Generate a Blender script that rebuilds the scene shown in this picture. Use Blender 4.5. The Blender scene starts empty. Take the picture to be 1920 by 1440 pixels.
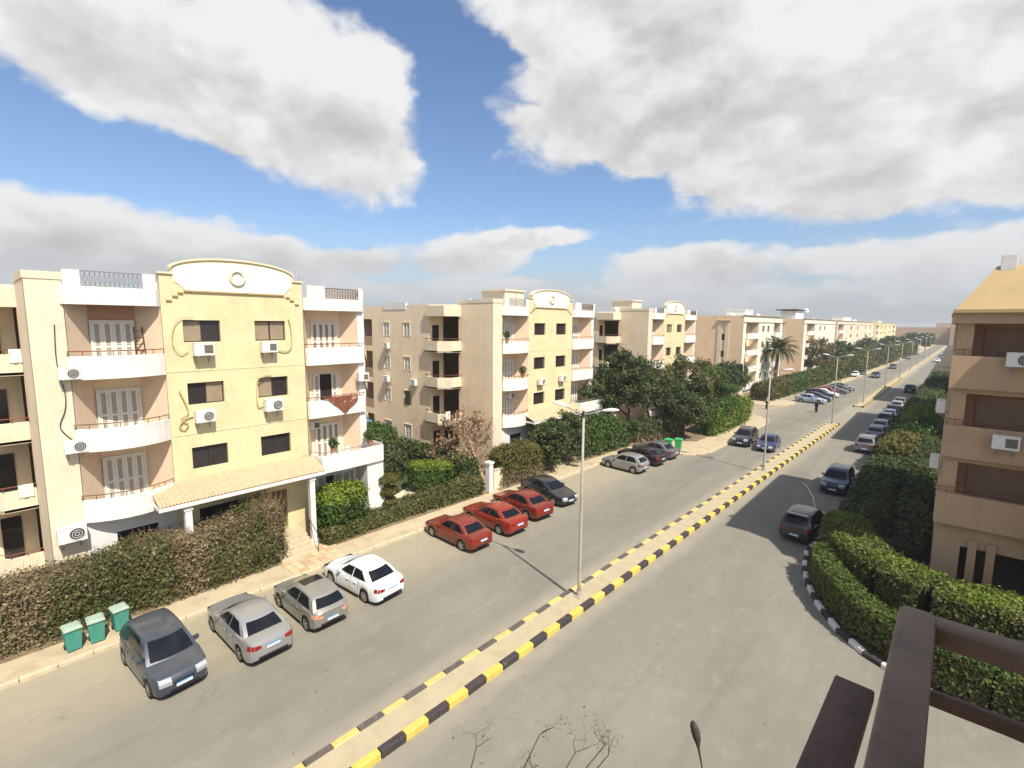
import bpy, bmesh, math, random
import numpy as np
from mathutils import Matrix, Vector
R = math.radians
rng = np.random.default_rng(7)
random.seed(7)
scene = bpy.context.scene
COL = scene.collection

# ------------------------------------------------------------------ camera
H_EYE = 12.6
cam_data = bpy.data.cameras.new('camera')
cam = bpy.data.objects.new('camera', cam_data)
COL.objects.link(cam)
cam_data.sensor_width = 36.0
cam_data.lens = 17.25
cam_data.clip_start = 0.05
cam_data.clip_end = 6000
YAW, PITCH, ROLL = 0.72117, 0.12328, 0.0081
_f = Vector((-math.sin(YAW)*math.cos(PITCH), math.cos(YAW)*math.cos(PITCH), -math.sin(PITCH)))
_r0 = Vector((math.cos(YAW), math.sin(YAW), 0))
_u0 = _r0.cross(_f)
_r = math.cos(ROLL)*_r0 + math.sin(ROLL)*_u0
_u = math.cos(ROLL)*_u0 - math.sin(ROLL)*_r0
cam.matrix_world = Matrix(((_r.x, _u.x, -_f.x, 0), (_r.y, _u.y, -_f.y, 0), (_r.z, _u.z, -_f.z, H_EYE), (0, 0, 0, 1)))
scene.camera = cam

# ------------------------------------------------------------------ light
SUN_DIR = Vector((6.44, -1.85, 8.9)).normalized()
sun_el = math.asin(SUN_DIR.z)
sun_data = bpy.data.lights.new('sun', 'SUN')
sun_data.energy = 4.6
sun_data.angle = R(0.53)
sun_data.color = (1.0, 0.95, 0.845)
sun = bpy.data.objects.new('sun', sun_data)
COL.objects.link(sun)
sun.rotation_euler = SUN_DIR.to_track_quat('Z', 'Y').to_euler()
scene.view_settings.view_transform = 'Standard'
scene.view_settings.look = 'None'
scene.view_settings.exposure = 0.45
scene.view_settings.gamma = 1.0
scene.view_settings.use_curve_mapping = False

# ------------------------------------------------------------------ world: Nishita sky with broken cloud
world = bpy.data.worlds.new('World')
scene.world = world
world.use_nodes = True
wt = world.node_tree
wt.nodes.clear()

class NT:
    """tiny node-tree helper"""
    def __init__(s, tree): s.t = tree
    def n(s, typ, **kw):
        nd = s.t.nodes.new(typ)
        for k, v in kw.items(): setattr(nd, k, v)
        return nd
    def link(s, a, b): s.t.links.new(a, b)
    def val(s, sock, v):
        if hasattr(v, 'is_linked') or hasattr(v, 'node'): s.link(v, sock)
        else: sock.default_value = v
    def m(s, op, a, b=None, c=None, clamp=False):
        nd = s.n('ShaderNodeMath', operation=op, use_clamp=clamp)
        s.val(nd.inputs[0], a)
        if b is not None: s.val(nd.inputs[1], b)
        if c is not None: s.val(nd.inputs[2], c)
        return nd.outputs[0]
    def ramp(s, fac, stops, interp='LINEAR'):
        nd = s.n('ShaderNodeValToRGB')
        nd.color_ramp.interpolation = interp
        el = nd.color_ramp.elements
        while len(el) < len(stops): el.new(0.5)
        for e, (p, c) in zip(el, stops):
            e.position = p
            e.color = (c[0], c[1], c[2], 1) if hasattr(c, '__len__') else (c, c, c, 1)
        s.val(nd.inputs[0], fac)
        return nd.outputs[0]
    def mix(s, fac, a, b):
        nd = s.n('ShaderNodeMix', data_type='RGBA')
        s.val(nd.inputs[0], fac)
        for i, v in ((6, a), (7, b)):
            if hasattr(v, 'node'): s.link(v, nd.inputs[i])
            else: nd.inputs[i].default_value = (v[0], v[1], v[2], 1)
        return nd.outputs[2]
    def noise(s, vec, scale, detail=4, rough=0.55, dist=0.0):
        nd = s.n('ShaderNodeTexNoise')
        nd.inputs['Scale'].default_value = scale
        nd.inputs['Detail'].default_value = detail
        nd.inputs['Roughness'].default_value = rough
        nd.inputs['Distortion'].default_value = dist
        if vec is not None: s.link(vec, nd.inputs['Vector'])
        return nd.outputs['Fac']
    def mapping(s, vec, scale=(1, 1, 1), loc=(0, 0, 0), rot=(0, 0, 0)):
        nd = s.n('ShaderNodeMapping')
        nd.inputs['Scale'].default_value = scale
        nd.inputs['Location'].default_value = loc
        nd.inputs['Rotation'].default_value = rot
        s.link(vec, nd.inputs['Vector'])
        return nd.outputs[0]
    def smooth(s, v, lo, hi):
        nd = s.n('ShaderNodeMapRange', interpolation_type='SMOOTHSTEP')
        s.val(nd.inputs[0], v)
        nd.inputs[1].default_value = lo
        nd.inputs[2].default_value = hi
        return nd.outputs[0]

W = NT(wt)
tc = W.n('ShaderNodeTexCoord').outputs['Generated']
sep = W.n('ShaderNodeSeparateXYZ'); W.link(tc, sep.inputs[0])
dx, dy, dz = sep.outputs
sky = W.n('ShaderNodeTexSky', sky_type='NISHITA')
sky.sun_disc = False
sky.sun_elevation = sun_el
sky.sun_rotation = math.atan2(SUN_DIR.x, SUN_DIR.y)
sky.air_density = 1.0; sky.dust_density = 1.2; sky.ozone_density = 1.5
az = W.m('ARCTAN2', dx, dy)          # 0 = +Y, negative to the left
el = W.m('ARCSINE', dz)
warp = W.noise(W.mapping(tc, (1, 1, 1.6)), 2.2, 5, 0.6)
warp2 = W.noise(W.mapping(tc, (1, 1, 1.6), (3.1, 1.7, 0.4)), 2.2, 5, 0.6)
azw = W.m('ADD', az, W.m('MULTIPLY', W.m('SUBTRACT', warp, 0.5), 0.22))
elw = W.m('ADD', el, W.m('MULTIPLY', W.m('SUBTRACT', warp2, 0.5), 0.12))
# cumulus banks: azimuth, elevation, half sizes (radians), tilt; laid out from image pixel positions
BANKS = [(-1.40, 0.400, 0.34, 0.115, -0.12, 1.3), (-1.08, 0.360, 0.25, 0.175, -0.25, 1.4), (-1.45, 0.62, 0.30, 0.16, 0, 1.0),
         (-1.42, 0.125, 0.36, 0.085, 0, 1.2), (-1.16, 0.110, 0.22, 0.060, 0, 1.0),
         (-0.87, 0.130, 0.21, 0.055, 0, 1.1), (-0.68, 0.158, 0.14, 0.026, 0, 0.9),
         (-0.26, 0.390, 0.44, 0.190, -0.12, 1.7), (-0.55, 0.460, 0.24, 0.230, 0, 1.3), (-0.06, 0.255, 0.40, 0.115, 0.1, 1.4),
         (0.30, 0.340, 0.45, 0.24, 0, 1.3), (-0.36, 0.098, 0.24, 0.040, 0, 1.0), (-0.02, 0.095, 0.22, 0.06, 0, 1.0),
         (-0.70, 0.570, 0.20, 0.10, 0, 1.1), (-0.80, 0.060, 0.55, 0.030, 0, 0.8), (-0.25, 0.045, 0.50, 0.028, 0, 0.8)]
cov = None; shade = None
for (a0, e0, ra, re, tilt, wgt) in BANKS:
    da = W.m('SUBTRACT', azw, a0); de = W.m('SUBTRACT', elw, e0)
    c, s_ = math.cos(tilt), math.sin(tilt)
    u = W.m('DIVIDE', W.m('ADD', W.m('MULTIPLY', da, c), W.m('MULTIPLY', de, s_)), ra)
    v = W.m('DIVIDE', W.m('SUBTRACT', W.m('MULTIPLY', de, c), W.m('MULTIPLY', da, s_)), re)
    b = W.m('MAXIMUM', W.m('SUBTRACT', 1.0, W.m('ADD', W.m('MULTIPLY', u, u), W.m('MULTIPLY', v, v))), 0.0)
    b = W.m('MULTIPLY', b, wgt)
    sh = W.m('MULTIPLY', b, v)
    cov = b if cov is None else W.m('ADD', cov, b)
    shade = sh if shade is None else W.m('ADD', shade, sh)
# away from these banks the same kind of cloud field goes on
gen = W.noise(W.mapping(tc, (1, 1, 2.0), (5.2, 0.3, 1.1)), 1.5, 3, 0.5)
away = W.smooth(W.m('ABSOLUTE', W.m('ADD', az, 0.72)), 0.95, 1.25)
high = W.smooth(el, 0.62, 0.85)
away = W.m('MAXIMUM', away, high)
cov = W.m('ADD', cov, W.m('MULTIPLY', away, W.smooth(gen, 0.42, 0.62)))
def billow(vec, scale, n_oct=3):
    """cauliflower-like heaps: rounded cells of several sizes, frayed by fractal noise"""
    tot = None
    for k, (sc_, w_) in enumerate(((1.0, 0.52), (2.3, 0.31), (5.1, 0.17))[:n_oct]):
        vo_ = W.n('ShaderNodeTexVoronoi', feature='F1'); vo_.inputs['Scale'].default_value = scale*sc_
        W.link(vec, vo_.inputs['Vector'])
        v_ = W.m('MULTIPLY', W.m('SUBTRACT', 0.75, vo_.outputs['Distance']), w_)
        tot = v_ if tot is None else W.m('ADD', tot, v_)
    return tot
def warped(loc):
    base_ = W.mapping(tc, (1, 1, 1.55), loc)
    nz_ = W.n('ShaderNodeTexNoise'); nz_.inputs['Scale'].default_value = 6.0; nz_.inputs['Detail'].default_value = 6; nz_.inputs['Roughness'].default_value = 0.6
    W.link(base_, nz_.inputs['Vector'])
    sb = W.n('ShaderNodeVectorMath', operation='SUBTRACT'); W.link(nz_.outputs['Color'], sb.inputs[0]); sb.inputs[1].default_value = (0.5, 0.5, 0.5)
    sc_ = W.n('ShaderNodeVectorMath', operation='SCALE'); W.link(sb.outputs[0], sc_.inputs[0]); sc_.inputs['Scale'].default_value = 0.16
    ad = W.n('ShaderNodeVectorMath', operation='ADD'); W.link(base_, ad.inputs[0]); W.link(sc_.outputs[0], ad.inputs[1])
    return ad.outputs[0]
fray = W.noise(W.mapping(tc, (1, 1, 1.6)), 9.0, 9, 0.62, 0.2)
puff = billow(warped((0, 0, 0)), 5.0)
puff_up = billow(warped((-0.025, 0.018, -0.075)), 5.0)
dens = W.m('ADD', W.m('MULTIPLY', cov, 1.35), W.m('ADD', W.m('MULTIPLY', W.m('SUBTRACT', puff, 0.42), 1.9), W.m('MULTIPLY', W.m('SUBTRACT', fray, 0.5), 0.75)))
alpha = W.smooth(dens, 0.0, 0.66)
# light on the clouds: white tops and rims, soft grey under the thick bases
lowf = W.noise(W.mapping(tc, (1, 1, 2.2), (0.7, 2.2, 0.1)), 2.4, 4, 0.5)
vn = W.m('DIVIDE', shade, W.m('ADD', cov, 0.35))
lit = W.m('ADD', W.m('MULTIPLY', vn, 0.55), W.m('MULTIPLY', W.m('SUBTRACT', lowf, 0.5), 0.9))
lit = W.m('ADD', lit, W.m('MULTIPLY', W.m('SUBTRACT', puff, puff_up), 1.5))
thick = W.smooth(dens, 0.3, 1.6)
lit = W.m('SUBTRACT', lit, W.m('MULTIPLY', thick, 0.30))
lit = W.m('ADD', lit, 1.0, clamp=True)
CL = 6.5
ccol = W.ramp(lit, [(0.0, (0.60*CL, 0.588*CL, 0.585*CL)), (0.45, (0.76*CL, 0.752*CL, 0.75*CL)), (0.8, (0.90*CL, 0.90*CL, 0.90*CL)), (1.0, (0.99*CL, 0.99*CL, 0.99*CL))])
# milky air near the horizon
hz = W.m('MULTIPLY', W.smooth(el, 0.20, -0.01), 0.85)
skyc = W.mix(0.0, sky.outputs[0], (0, 0, 0))
tint = W.n('ShaderNodeMix', data_type='RGBA', blend_type='MULTIPLY'); tint.inputs[0].default_value = 1.0
W.link(sky.outputs[0], tint.inputs[6]); tint.inputs[7].default_value = (0.98, 1.06, 1.18, 1)
c1 = W.mix(alpha, tint.outputs[2], ccol)
c2 = W.mix(hz, c1, (0.58*CL, 0.61*CL, 0.66*CL))
bg = W.n('ShaderNodeBackground'); W.link(c2, bg.inputs[0]); bg.inputs[1].default_value = 0.10
out = W.n('ShaderNodeOutputWorld'); W.link(bg.outputs[0], out.inputs[0])

# ------------------------------------------------------------------ materials
MATS = {}
def mat(name, col, rough=0.8, var=0.12, scale=3.0, bump=0.0, bscale=40.0, spec=0.3, metallic=0.0, streak=0.0, streak_col=None, coat=0.0, dirt=None):
    if name in MATS: return MATS[name]
    m = bpy.data.materials.new(name); m.use_nodes = True
    t = NT(m.node_tree); b = m.node_tree.nodes['Principled BSDF']
    b.inputs['Roughness'].default_value = rough
    b.inputs['Metallic'].default_value = metallic
    b.inputs['Specular IOR Level'].default_value = spec
    b.inputs['Coat Weight'].default_value = coat
    b.inputs['Coat Roughness'].default_value = 0.05
    geo = t.n('ShaderNodeNewGeometry').outputs['Position']
    if var > 0:
        n = t.noise(geo, scale, 6, 0.6)
        dk = [c*(1-var*1.6) for c in col]; lt = [min(1, c*(1+var*0.7)) for c in col]
        c = t.ramp(n, [(0.25, dk), (0.5, col), (0.75, lt)])
        if streak > 0:
            sn = t.noise(t.mapping(geo, (2.2, 2.2, 0.16)), 1.6, 6, 0.65)
            f = t.m('MULTIPLY', t.smooth(sn, 0.52, 0.78), streak)
            c = t.mix(f, c, streak_col or [x*0.55 for x in col])
        if dirt:
            dn = t.noise(geo, dirt[1], 5, 0.7)
            f = t.m('MULTIPLY', t.smooth(dn, 0.55, 0.75), dirt[2])
            c = t.mix(f, c, dirt[0])
        t.link(c, b.inputs['Base Color'])
    else:
        b.inputs['Base Color'].default_value = (*col, 1)
    if bump > 0:
        bn = t.noise(geo, bscale, 4, 0.6)
        bp = t.n('ShaderNodeBump'); bp.inputs['Strength'].default_value = bump; bp.inputs['Distance'].default_value = 0.02
        t.link(bn, bp.inputs['Height']); t.link(bp.outputs[0], b.inputs['Normal'])
    MATS[name] = m
    return m

def leaf_mat(name, cols, trans=0.25):
    if name in MATS: return MATS[name]
    m = bpy.data.materials.new(name); m.use_nodes = True
    t = NT(m.node_tree); m.node_tree.nodes.clear()
    g = t.n('ShaderNodeNewGeometry')
    n = t.noise(g.outputs['Position'], 0.9, 3, 0.6)
    f = t.m('ADD', t.m('MULTIPLY', g.outputs['Random Per Island'], 0.62), t.m('MULTIPLY', t.m('SUBTRACT', n, 0.3), 0.9), clamp=True)
    k = len(cols)
    c = t.ramp(f, [(i/(k-1)*0.9+0.05, cc) for i, cc in enumerate(cols)])
    d = t.n('ShaderNodeBsdfPrincipled'); t.link(c, d.inputs['Base Color'])
    d.inputs['Roughness'].default_value = 0.55; d.inputs['Specular IOR Level'].default_value = 0.25
    tr = t.n('ShaderNodeBsdfTranslucent'); t.link(c, tr.inputs[0])
    mx = t.n('ShaderNodeMixShader'); mx.inputs[0].default_value = trans
    t.link(d.outputs[0], mx.inputs[1]); t.link(tr.outputs[0], mx.inputs[2])
    o = t.n('ShaderNodeOutputMaterial'); t.link(mx.outputs[0], o.inputs[0])
    MATS[name] = m
    return m

def paint(name, col, rough=0.28, metallic=0.0, dusty=0.25):
    """car paint under a thin film of dust"""
    if name in MATS: return MATS[name]
    m = bpy.data.materials.new(name); m.use_nodes = True
    t = NT(m.node_tree); b = m.node_tree.nodes['Principled BSDF']
    g = t.n('ShaderNodeNewGeometry')
    sp = t.n('ShaderNodeSeparateXYZ'); t.link(g.outputs['Normal'], sp.inputs[0])
    n = t.noise(g.outputs['Position'], 1.6, 5, 0.6)
    up = t.smooth(sp.outputs[2], 0.1, 0.95)
    f = t.m('MULTIPLY', t.m('MULTIPLY', up, t.smooth(n, 0.1, 0.9)), dusty)
    c = t.mix(f, col, (0.42, 0.36, 0.28))
    t.link(c, b.inputs['Base Color'])
    r = t.m('ADD', rough, t.m('MULTIPLY', f, 0.9), clamp=True)
    t.link(r, b.inputs['Roughness'])
    b.inputs['Metallic'].default_value = metallic
    b.inputs['Coat Weight'].default_value = 0.6; b.inputs['Coat Roughness'].default_value = 0.12
    MATS[name] = m
    return m

YELLOW = mat('yellow_plaster', (0.68, 0.59, 0.345), 0.9, 0.09, 0.8, 0.15, 60, streak=0.42, streak_col=(0.55, 0.42, 0.24), dirt=((0.56, 0.46, 0.29), 1.3, 0.45))
CREAM = mat('cream_plaster', (0.71, 0.615, 0.45), 0.9, 0.08, 1.0, 0.15, 60, streak=0.40, streak_col=(0.68, 0.50, 0.33))
PEACH = mat('peach_plaster', (0.83, 0.67, 0.47), 0.92, 0.08, 0.8, 0.15, 60, streak=0.40, streak_col=(0.58, 0.40, 0.27))
PEACH2 = mat('orange_plaster', (0.80, 0.58, 0.37), 0.92, 0.08, 0.8, 0.1, 60, streak=0.25)
OCHRE = mat('ochre_plaster', (0.47, 0.345, 0.175), 0.92, 0.07, 0.8, 0.1, 60, streak=0.15)
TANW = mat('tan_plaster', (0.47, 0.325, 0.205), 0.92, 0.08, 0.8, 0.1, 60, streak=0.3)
WHITE = mat('white_plaster', (0.73, 0.705, 0.66), 0.9, 0.07, 1.3, 0.12, 60, streak=0.55, streak_col=(0.60, 0.51, 0.40), dirt=((0.55, 0.46, 0.36), 2.2, 0.45))
PALE = mat('pale_green_plaster', (0.74, 0.72, 0.58), 0.9, 0.06, 1.0, 0.1, 60, streak=0.2)
SALMON_SHADE = mat('salmon_shade_plaster', (0.55, 0.29, 0.18), 0.92, 0.07, 0.9, 0.1, 60)  # peach recess wall with its deep shade put into the colour
ROOFM = mat('roof_screed', (0.45, 0.40, 0.34), 0.95, 0.12, 1.0)
BROWN = mat('brown_trim', (0.16, 0.085, 0.045), 0.7, 0.15, 6)
DARKFR = mat('dark_frame', (0.045, 0.03, 0.025), 0.5, 0.1, 8)
RUSTR = mat('rust_red_rail', (0.22, 0.07, 0.04), 0.7, 0.25, 8)
GREYR = mat('grey_rail', (0.22, 0.22, 0.23), 0.6, 0.15, 8)
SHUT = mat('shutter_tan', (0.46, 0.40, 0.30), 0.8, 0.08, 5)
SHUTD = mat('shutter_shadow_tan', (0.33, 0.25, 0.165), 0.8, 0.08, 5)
SHFR = mat('shutter_frame_white', (0.72, 0.69, 0.62), 0.7, 0.06, 5)
TILE = mat('canopy_tile', (0.52, 0.40, 0.255), 0.85, 0.18, 6, dirt=((0.36, 0.23, 0.14), 3, 0.6))
ACW = mat('ac_white', (0.74, 0.73, 0.69), 0.5, 0.06, 6, dirt=((0.45, 0.38, 0.28), 5, 0.35))
ACD = mat('ac_grille', (0.07, 0.065, 0.06), 0.6, 0.1, 8)
METAL = mat('galvanised', (0.42, 0.41, 0.39), 0.5, 0.1, 6, metallic=0.6)
LAMPM = mat('lamp_pole_paint', (0.40, 0.365, 0.31), 0.6, 0.12, 3)
LAMPW = mat('lamp_head_white', (0.75, 0.74, 0.70), 0.5, 0.06, 6)
BLACK = mat('black_plastic', (0.02, 0.02, 0.022), 0.6, 0.1, 8)
RUBBER = mat('tyre_rubber', (0.022, 0.021, 0.02), 0.85, 0.2, 10)
RIM = mat('alloy_rim', (0.55, 0.54, 0.52), 0.35, 0.05, 10, metallic=0.7)
BARK = mat('bark', (0.16, 0.105, 0.065), 0.95, 0.25, 6, 0.4, 30)
PALEBARK = mat('pale_bark', (0.36, 0.27, 0.17), 0.95, 0.2, 6, 0.3, 30)
TWIG = mat('dry_twig', (0.27, 0.175, 0.105), 0.95, 0.25, 8)
DTWIG = mat('dark_twig', (0.085, 0.064, 0.048), 0.95, 0.25, 8)
KYEL = mat('kerb_yellow', (0.64, 0.47, 0.10), 0.75, 0.14, 5, 0.3, 50, dirt=((0.60, 0.50, 0.30), 3, 0.55))
KBLK = mat('kerb_black', (0.055, 0.045, 0.045), 0.8, 0.2, 6, 0.3, 50, dirt=((0.22, 0.18, 0.15), 4, 0.6))
KWHT = mat('kerb_white', (0.72, 0.70, 0.66), 0.8, 0.1, 5, 0.3, 50, dirt=((0.45, 0.40, 0.33), 4, 0.5))
KSAND = mat('kerb_sand', (0.54, 0.44, 0.30), 0.9, 0.12, 3, 0.3, 40)
WOOD = mat('dark_wood', (0.20, 0.135, 0.09), 0.55, 0.22, 9, 0.15, 60)
WOOD2 = mat('reddish_wood', (0.14, 0.085, 0.06), 0.6, 0.22, 9, 0.2, 60)
BINM = mat('bin_teal', (0.06, 0.27, 0.205), 0.6, 0.12, 4, dirt=((0.14, 0.27, 0.20), 4, 0.5))
BINL = mat('bin_lid_faded', (0.34, 0.42, 0.33), 0.7, 0.12, 4, dirt=((0.50, 0.48, 0.38), 4, 0.6))
BING = mat('bin_green', (0.05, 0.38, 0.13), 0.6, 0.12, 4)
HEADL = mat('headlight_lens', (0.40, 0.41, 0.42), 0.15, 0.05, 8, spec=0.6, coat=0.5)
TAILL = mat('tail_light_red', (0.26, 0.012, 0.010), 0.2, 0.1, 8, coat=0.6)
AMBER = mat('tail_light_amber', (0.60, 0.30, 0.20), 0.25, 0.1, 8, coat=0.5)
PLATE = mat('plate_white', (0.72, 0.73, 0.72), 0.4, 0.03, 8)
PLATEB = mat('plate_blue', (0.09, 0.32, 0.62), 0.4, 0.03, 8)
CLOTHB = mat('black_cloth', (0.012, 0.012, 0.014), 0.95, 0.1, 8)
CLOTHW = mat('white_cloth', (0.72, 0.70, 0.66), 0.95, 0.06, 8)
CLOTHR = mat('rust_rug', (0.20, 0.065, 0.035), 0.95, 0.35, 7, dirt=((0.52, 0.42, 0.30), 3.2, 1.0))
SKIN = mat('skin', (0.45, 0.27, 0.18), 0.6, 0.05, 8)
BLUEP = mat('blue_tarp', (0.10, 0.33, 0.55), 0.7, 0.15, 4)
GLASS = mat('dark_glass', (0.010, 0.011, 0.014), 0.08, 0.0, 1, spec=0.32)
GLASSW = mat('window_glass', (0.03, 0.026, 0.026), 0.10, 0.2, 2, spec=0.5)
CURT = mat('curtained_sash', (0.30, 0.23, 0.15), 0.35, 0.12, 2, spec=0.4)
VOID = mat('dark_interior', (0.03, 0.022, 0.02), 0.9, 0.15, 3)

LF_HEDGE = leaf_mat('leaf_hedge_mixed', [(0.05, 0.055, 0.018), (0.085, 0.098, 0.028), (0.135, 0.14, 0.042), (0.185, 0.165, 0.065)])
LF_DRY = leaf_mat('leaf_dry', [(0.11, 0.080, 0.042), (0.18, 0.135, 0.070), (0.265, 0.205, 0.11), (0.36, 0.285, 0.17)], 0.2)
LF_GREEN = leaf_mat('leaf_green', [(0.025, 0.05, 0.012), (0.05, 0.095, 0.018), (0.085, 0.14, 0.025), (0.13, 0.18, 0.04)])
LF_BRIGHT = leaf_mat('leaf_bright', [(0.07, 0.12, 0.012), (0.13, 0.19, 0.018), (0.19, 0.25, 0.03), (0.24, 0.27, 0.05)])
LF_DARK = leaf_mat('leaf_dark', [(0.030, 0.044, 0.016), (0.056, 0.078, 0.025), (0.092, 0.120, 0.038), (0.145, 0.165, 0.06)])
LF_CLIP = leaf_mat('leaf_clipped', [(0.06, 0.068, 0.018), (0.105, 0.115, 0.028), (0.155, 0.163, 0.042), (0.21, 0.20, 0.068)])
LF_OLIVE = leaf_mat('leaf_olive', [(0.06, 0.06, 0.014), (0.10, 0.10, 0.022), (0.15, 0.14, 0.035), (0.19, 0.16, 0.05)])
LF_BROWN = leaf_mat('leaf_withered', [(0.13, 0.06, 0.03), (0.22, 0.12, 0.065), (0.36, 0.22, 0.13), (0.46, 0.32, 0.20)], 0.2)
LF_PALM = leaf_mat('leaf_palm', [(0.06, 0.07, 0.022), (0.10, 0.11, 0.035), (0.15, 0.15, 0.06), (0.22, 0.19, 0.09)], 0.15)

# ------------------------------------------------------------------ mesh helpers
class MB:
    def __init__(s): s.v = []; s.f = []; s.m = []
    def add(s, vs, fs, mi=0):
        k = len(s.v); s.v.extend(vs)
        for f in fs: s.f.append(tuple(i+k for i in f)); s.m.append(mi)
        return s
    def quad(s, a, b, c, d, mi=0): return s.add([a, b, c, d], [(0, 1, 2, 3)], mi)
    def box(s, x0, x1, y0, y1, z0, z1, mi=0):
        return s.add([(x0, y0, z0), (x1, y0, z0), (x1, y1, z0), (x0, y1, z0), (x0, y0, z1), (x1, y0, z1), (x1, y1, z1), (x0, y1, z1)],
                     [(0, 3, 2, 1), (4, 5, 6, 7), (0, 1, 5, 4), (1, 2, 6, 5), (2, 3, 7, 6), (3, 0, 4, 7)], mi)
    def prism(s, poly, fn, a0, a1, mi=0):
        """polygon in (p,q), extruded from a0 to a1; fn(p,q,a)->xyz"""
        n = len(poly)
        vs = [fn(p, q, a0) for p, q in poly] + [fn(p, q, a1) for p, q in poly]
        fs = [tuple(range(n))[::-1], tuple(range(n, 2*n))] + [(i, (i+1) % n, n+(i+1) % n, n+i) for i in range(n)]
        return s.add(vs, fs, mi)
    def tube(s, pts, rad, n=6, mi=0, cap=True):
        pts = [Vector(p) for p in pts]
        if not hasattr(rad, '__len__'): rad = [rad]*len(pts)
        vs = []; fs = []
        prev = None
        for i, p in enumerate(pts):
            t = (pts[min(i+1, len(pts)-1)] - pts[max(i-1, 0)])
            if t.length < 1e-6: t = Vector((0, 0, 1))
            t.normalize()
            a = prev - t*prev.dot(t) if prev is not None else t.cross(Vector((0.3, 0.9, 0.31)))
            if a.length < 1e-4: a = t.orthogonal()
            a.normalize(); b = t.cross(a); prev = a
            for k in range(n):
                w = 2*math.pi*k/n
                vs.append(tuple(p + (a*math.cos(w) + b*math.sin(w))*rad[i]))
        for i in range(len(pts)-1):
            for k in range(n):
                fs.append((i*n+k, i*n+(k+1) % n, (i+1)*n+(k+1) % n, (i+1)*n+k))
        if cap: fs.append(tuple(range(n))[::-1]); fs.append(tuple((len(pts)-1)*n+k for k in range(n)))
        return s.add(vs, fs, mi)
    def cyl(s, c, r0, r1, z0, z1, n=16, mi=0):
        return s.tube([(c[0], c[1], z0), (c[0], c[1], z1)], [r0, r1], n, mi)
    def strip(s, plan, z0, z1, th, mi=0, inward=(-1, 0)):
        """upright wall of thickness th along a plan polyline (x,y)"""
        n = len(plan); off = []
        for i in range(n):
            ax, ay = plan[max(i-1, 0)]; bx, by = plan[min(i+1, n-1)]
            tx, ty = bx-ax, by-ay; l = math.hypot(tx, ty) or 1
            nx, ny = -ty/l, tx/l
            off.append((plan[i][0]+nx*th, plan[i][1]+ny*th))
        vs = []
        for (a, b), (c, d) in zip(plan, off):
            vs += [(a, b, z0), (a, b, z1), (c, d, z1), (c, d, z0)]
        fs = []
        for i in range(n-1):
            for k in range(4):
                fs.append((i*4+k, i*4+(k+1) % 4, (i+1)*4+(k+1) % 4, (i+1)*4+k))
        fs += [(0, 1, 2, 3), tuple((n-1)*4+k for k in (3, 2, 1, 0))]
        return s.add(vs, fs, mi)
    def mesh(s, name, mats):
        me = bpy.data.meshes.new(name)
        me.from_pydata(s.v, [], s.f)
        for m in (mats if isinstance(mats, (list, tuple)) else [mats]): me.materials.append(m)
        if any(s.m): me.polygons.foreach_set('material_index', s.m)
        me.update()
        return me
    def build(s, name, mats, parent=None, loc=(0, 0, 0), rotz=0.0, smooth=None):
        return link(name, s.mesh(name, mats), parent, loc, rotz, smooth)

def link(name, me, parent=None, loc=(0, 0, 0), rotz=0.0, smooth=None):
    o = bpy.data.objects.new(name, me)
    COL.objects.link(o)
    o.parent = parent; o.location = loc; o.rotation_euler = (0, 0, rotz)
    if smooth is not None:
        me.shade_smooth()
        me.set_sharp_from_angle(angle=R(smooth))
    return o
def tag(o, label=None, cat=None, group=None, kind=None):
    if label: o['label'] = label
    if cat: o['category'] = cat
    if group: o['group'] = group
    if kind: o['kind'] = kind
    return o
def thing(name, label, cat, loc=(0, 0, 0), rotz=0.0, group=None):
    o = bpy.data.objects.new(name, None)
    COL.objects.link(o); o.location = loc; o.rotation_euler = (0, 0, rotz)
    o.empty_display_size = 0.3
    return tag(o, label, cat, group)
def copy_tree(o, parent=None):
    c = o.copy(); COL.objects.link(c); c.parent = parent
    for ch in o.children: copy_tree(ch, c)
    return c

def wall(mb, T, u0, u1, z0, z1, ops=(), depth=0.25, mi=0):
    """outer face of a wall with rectangular openings and their reveals; T(u,d,z)->xyz, d<0 is inward"""
    us = sorted({u0, u1, *[v for o in ops for v in o[:2]]}); zs = sorted({z0, z1, *[v for o in ops for v in o[2:4]]})
    for i in range(len(us)-1):
        for j in range(len(zs)-1):
            cu, cz = (us[i]+us[i+1])/2, (zs[j]+zs[j+1])/2
            if any(o[0] < cu < o[1] and o[2] < cz < o[3] for o in ops): continue
            mb.quad(T(us[i], 0, zs[j]), T(us[i+1], 0, zs[j]), T(us[i+1], 0, zs[j+1]), T(us[i], 0, zs[j+1]), mi)
    for (a, b, c, d) in [o[:4] for o in ops]:
        mb.quad(T(a, 0, c), T(a, -depth, c), T(a, -depth, d), T(a, 0, d), mi)
        mb.quad(T(b, 0, c), T(b, -depth, c), T(b, -depth, d), T(b, 0, d), mi)
        mb.quad(T(a, 0, c), T(b, 0, c), T(b, -depth, c), T(a, -depth, c), mi)
        mb.quad(T(a, 0, d), T(b, 0, d), T(b, -depth, d), T(a, -depth, d), mi)
    return mb
def tbox(mb, T, u0, u1, d0, d1, z0, z1, mi=0):
    p = [T(u, d, z) for z in (z0, z1) for u, d in ((u0, d0), (u1, d0), (u1, d1), (u0, d1))]
    return mb.add(p, [(0, 3, 2, 1), (4, 5, 6, 7), (0, 1, 5, 4), (1, 2, 6, 5), (2, 3, 7, 6), (3, 0, 4, 7)], mi)

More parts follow.
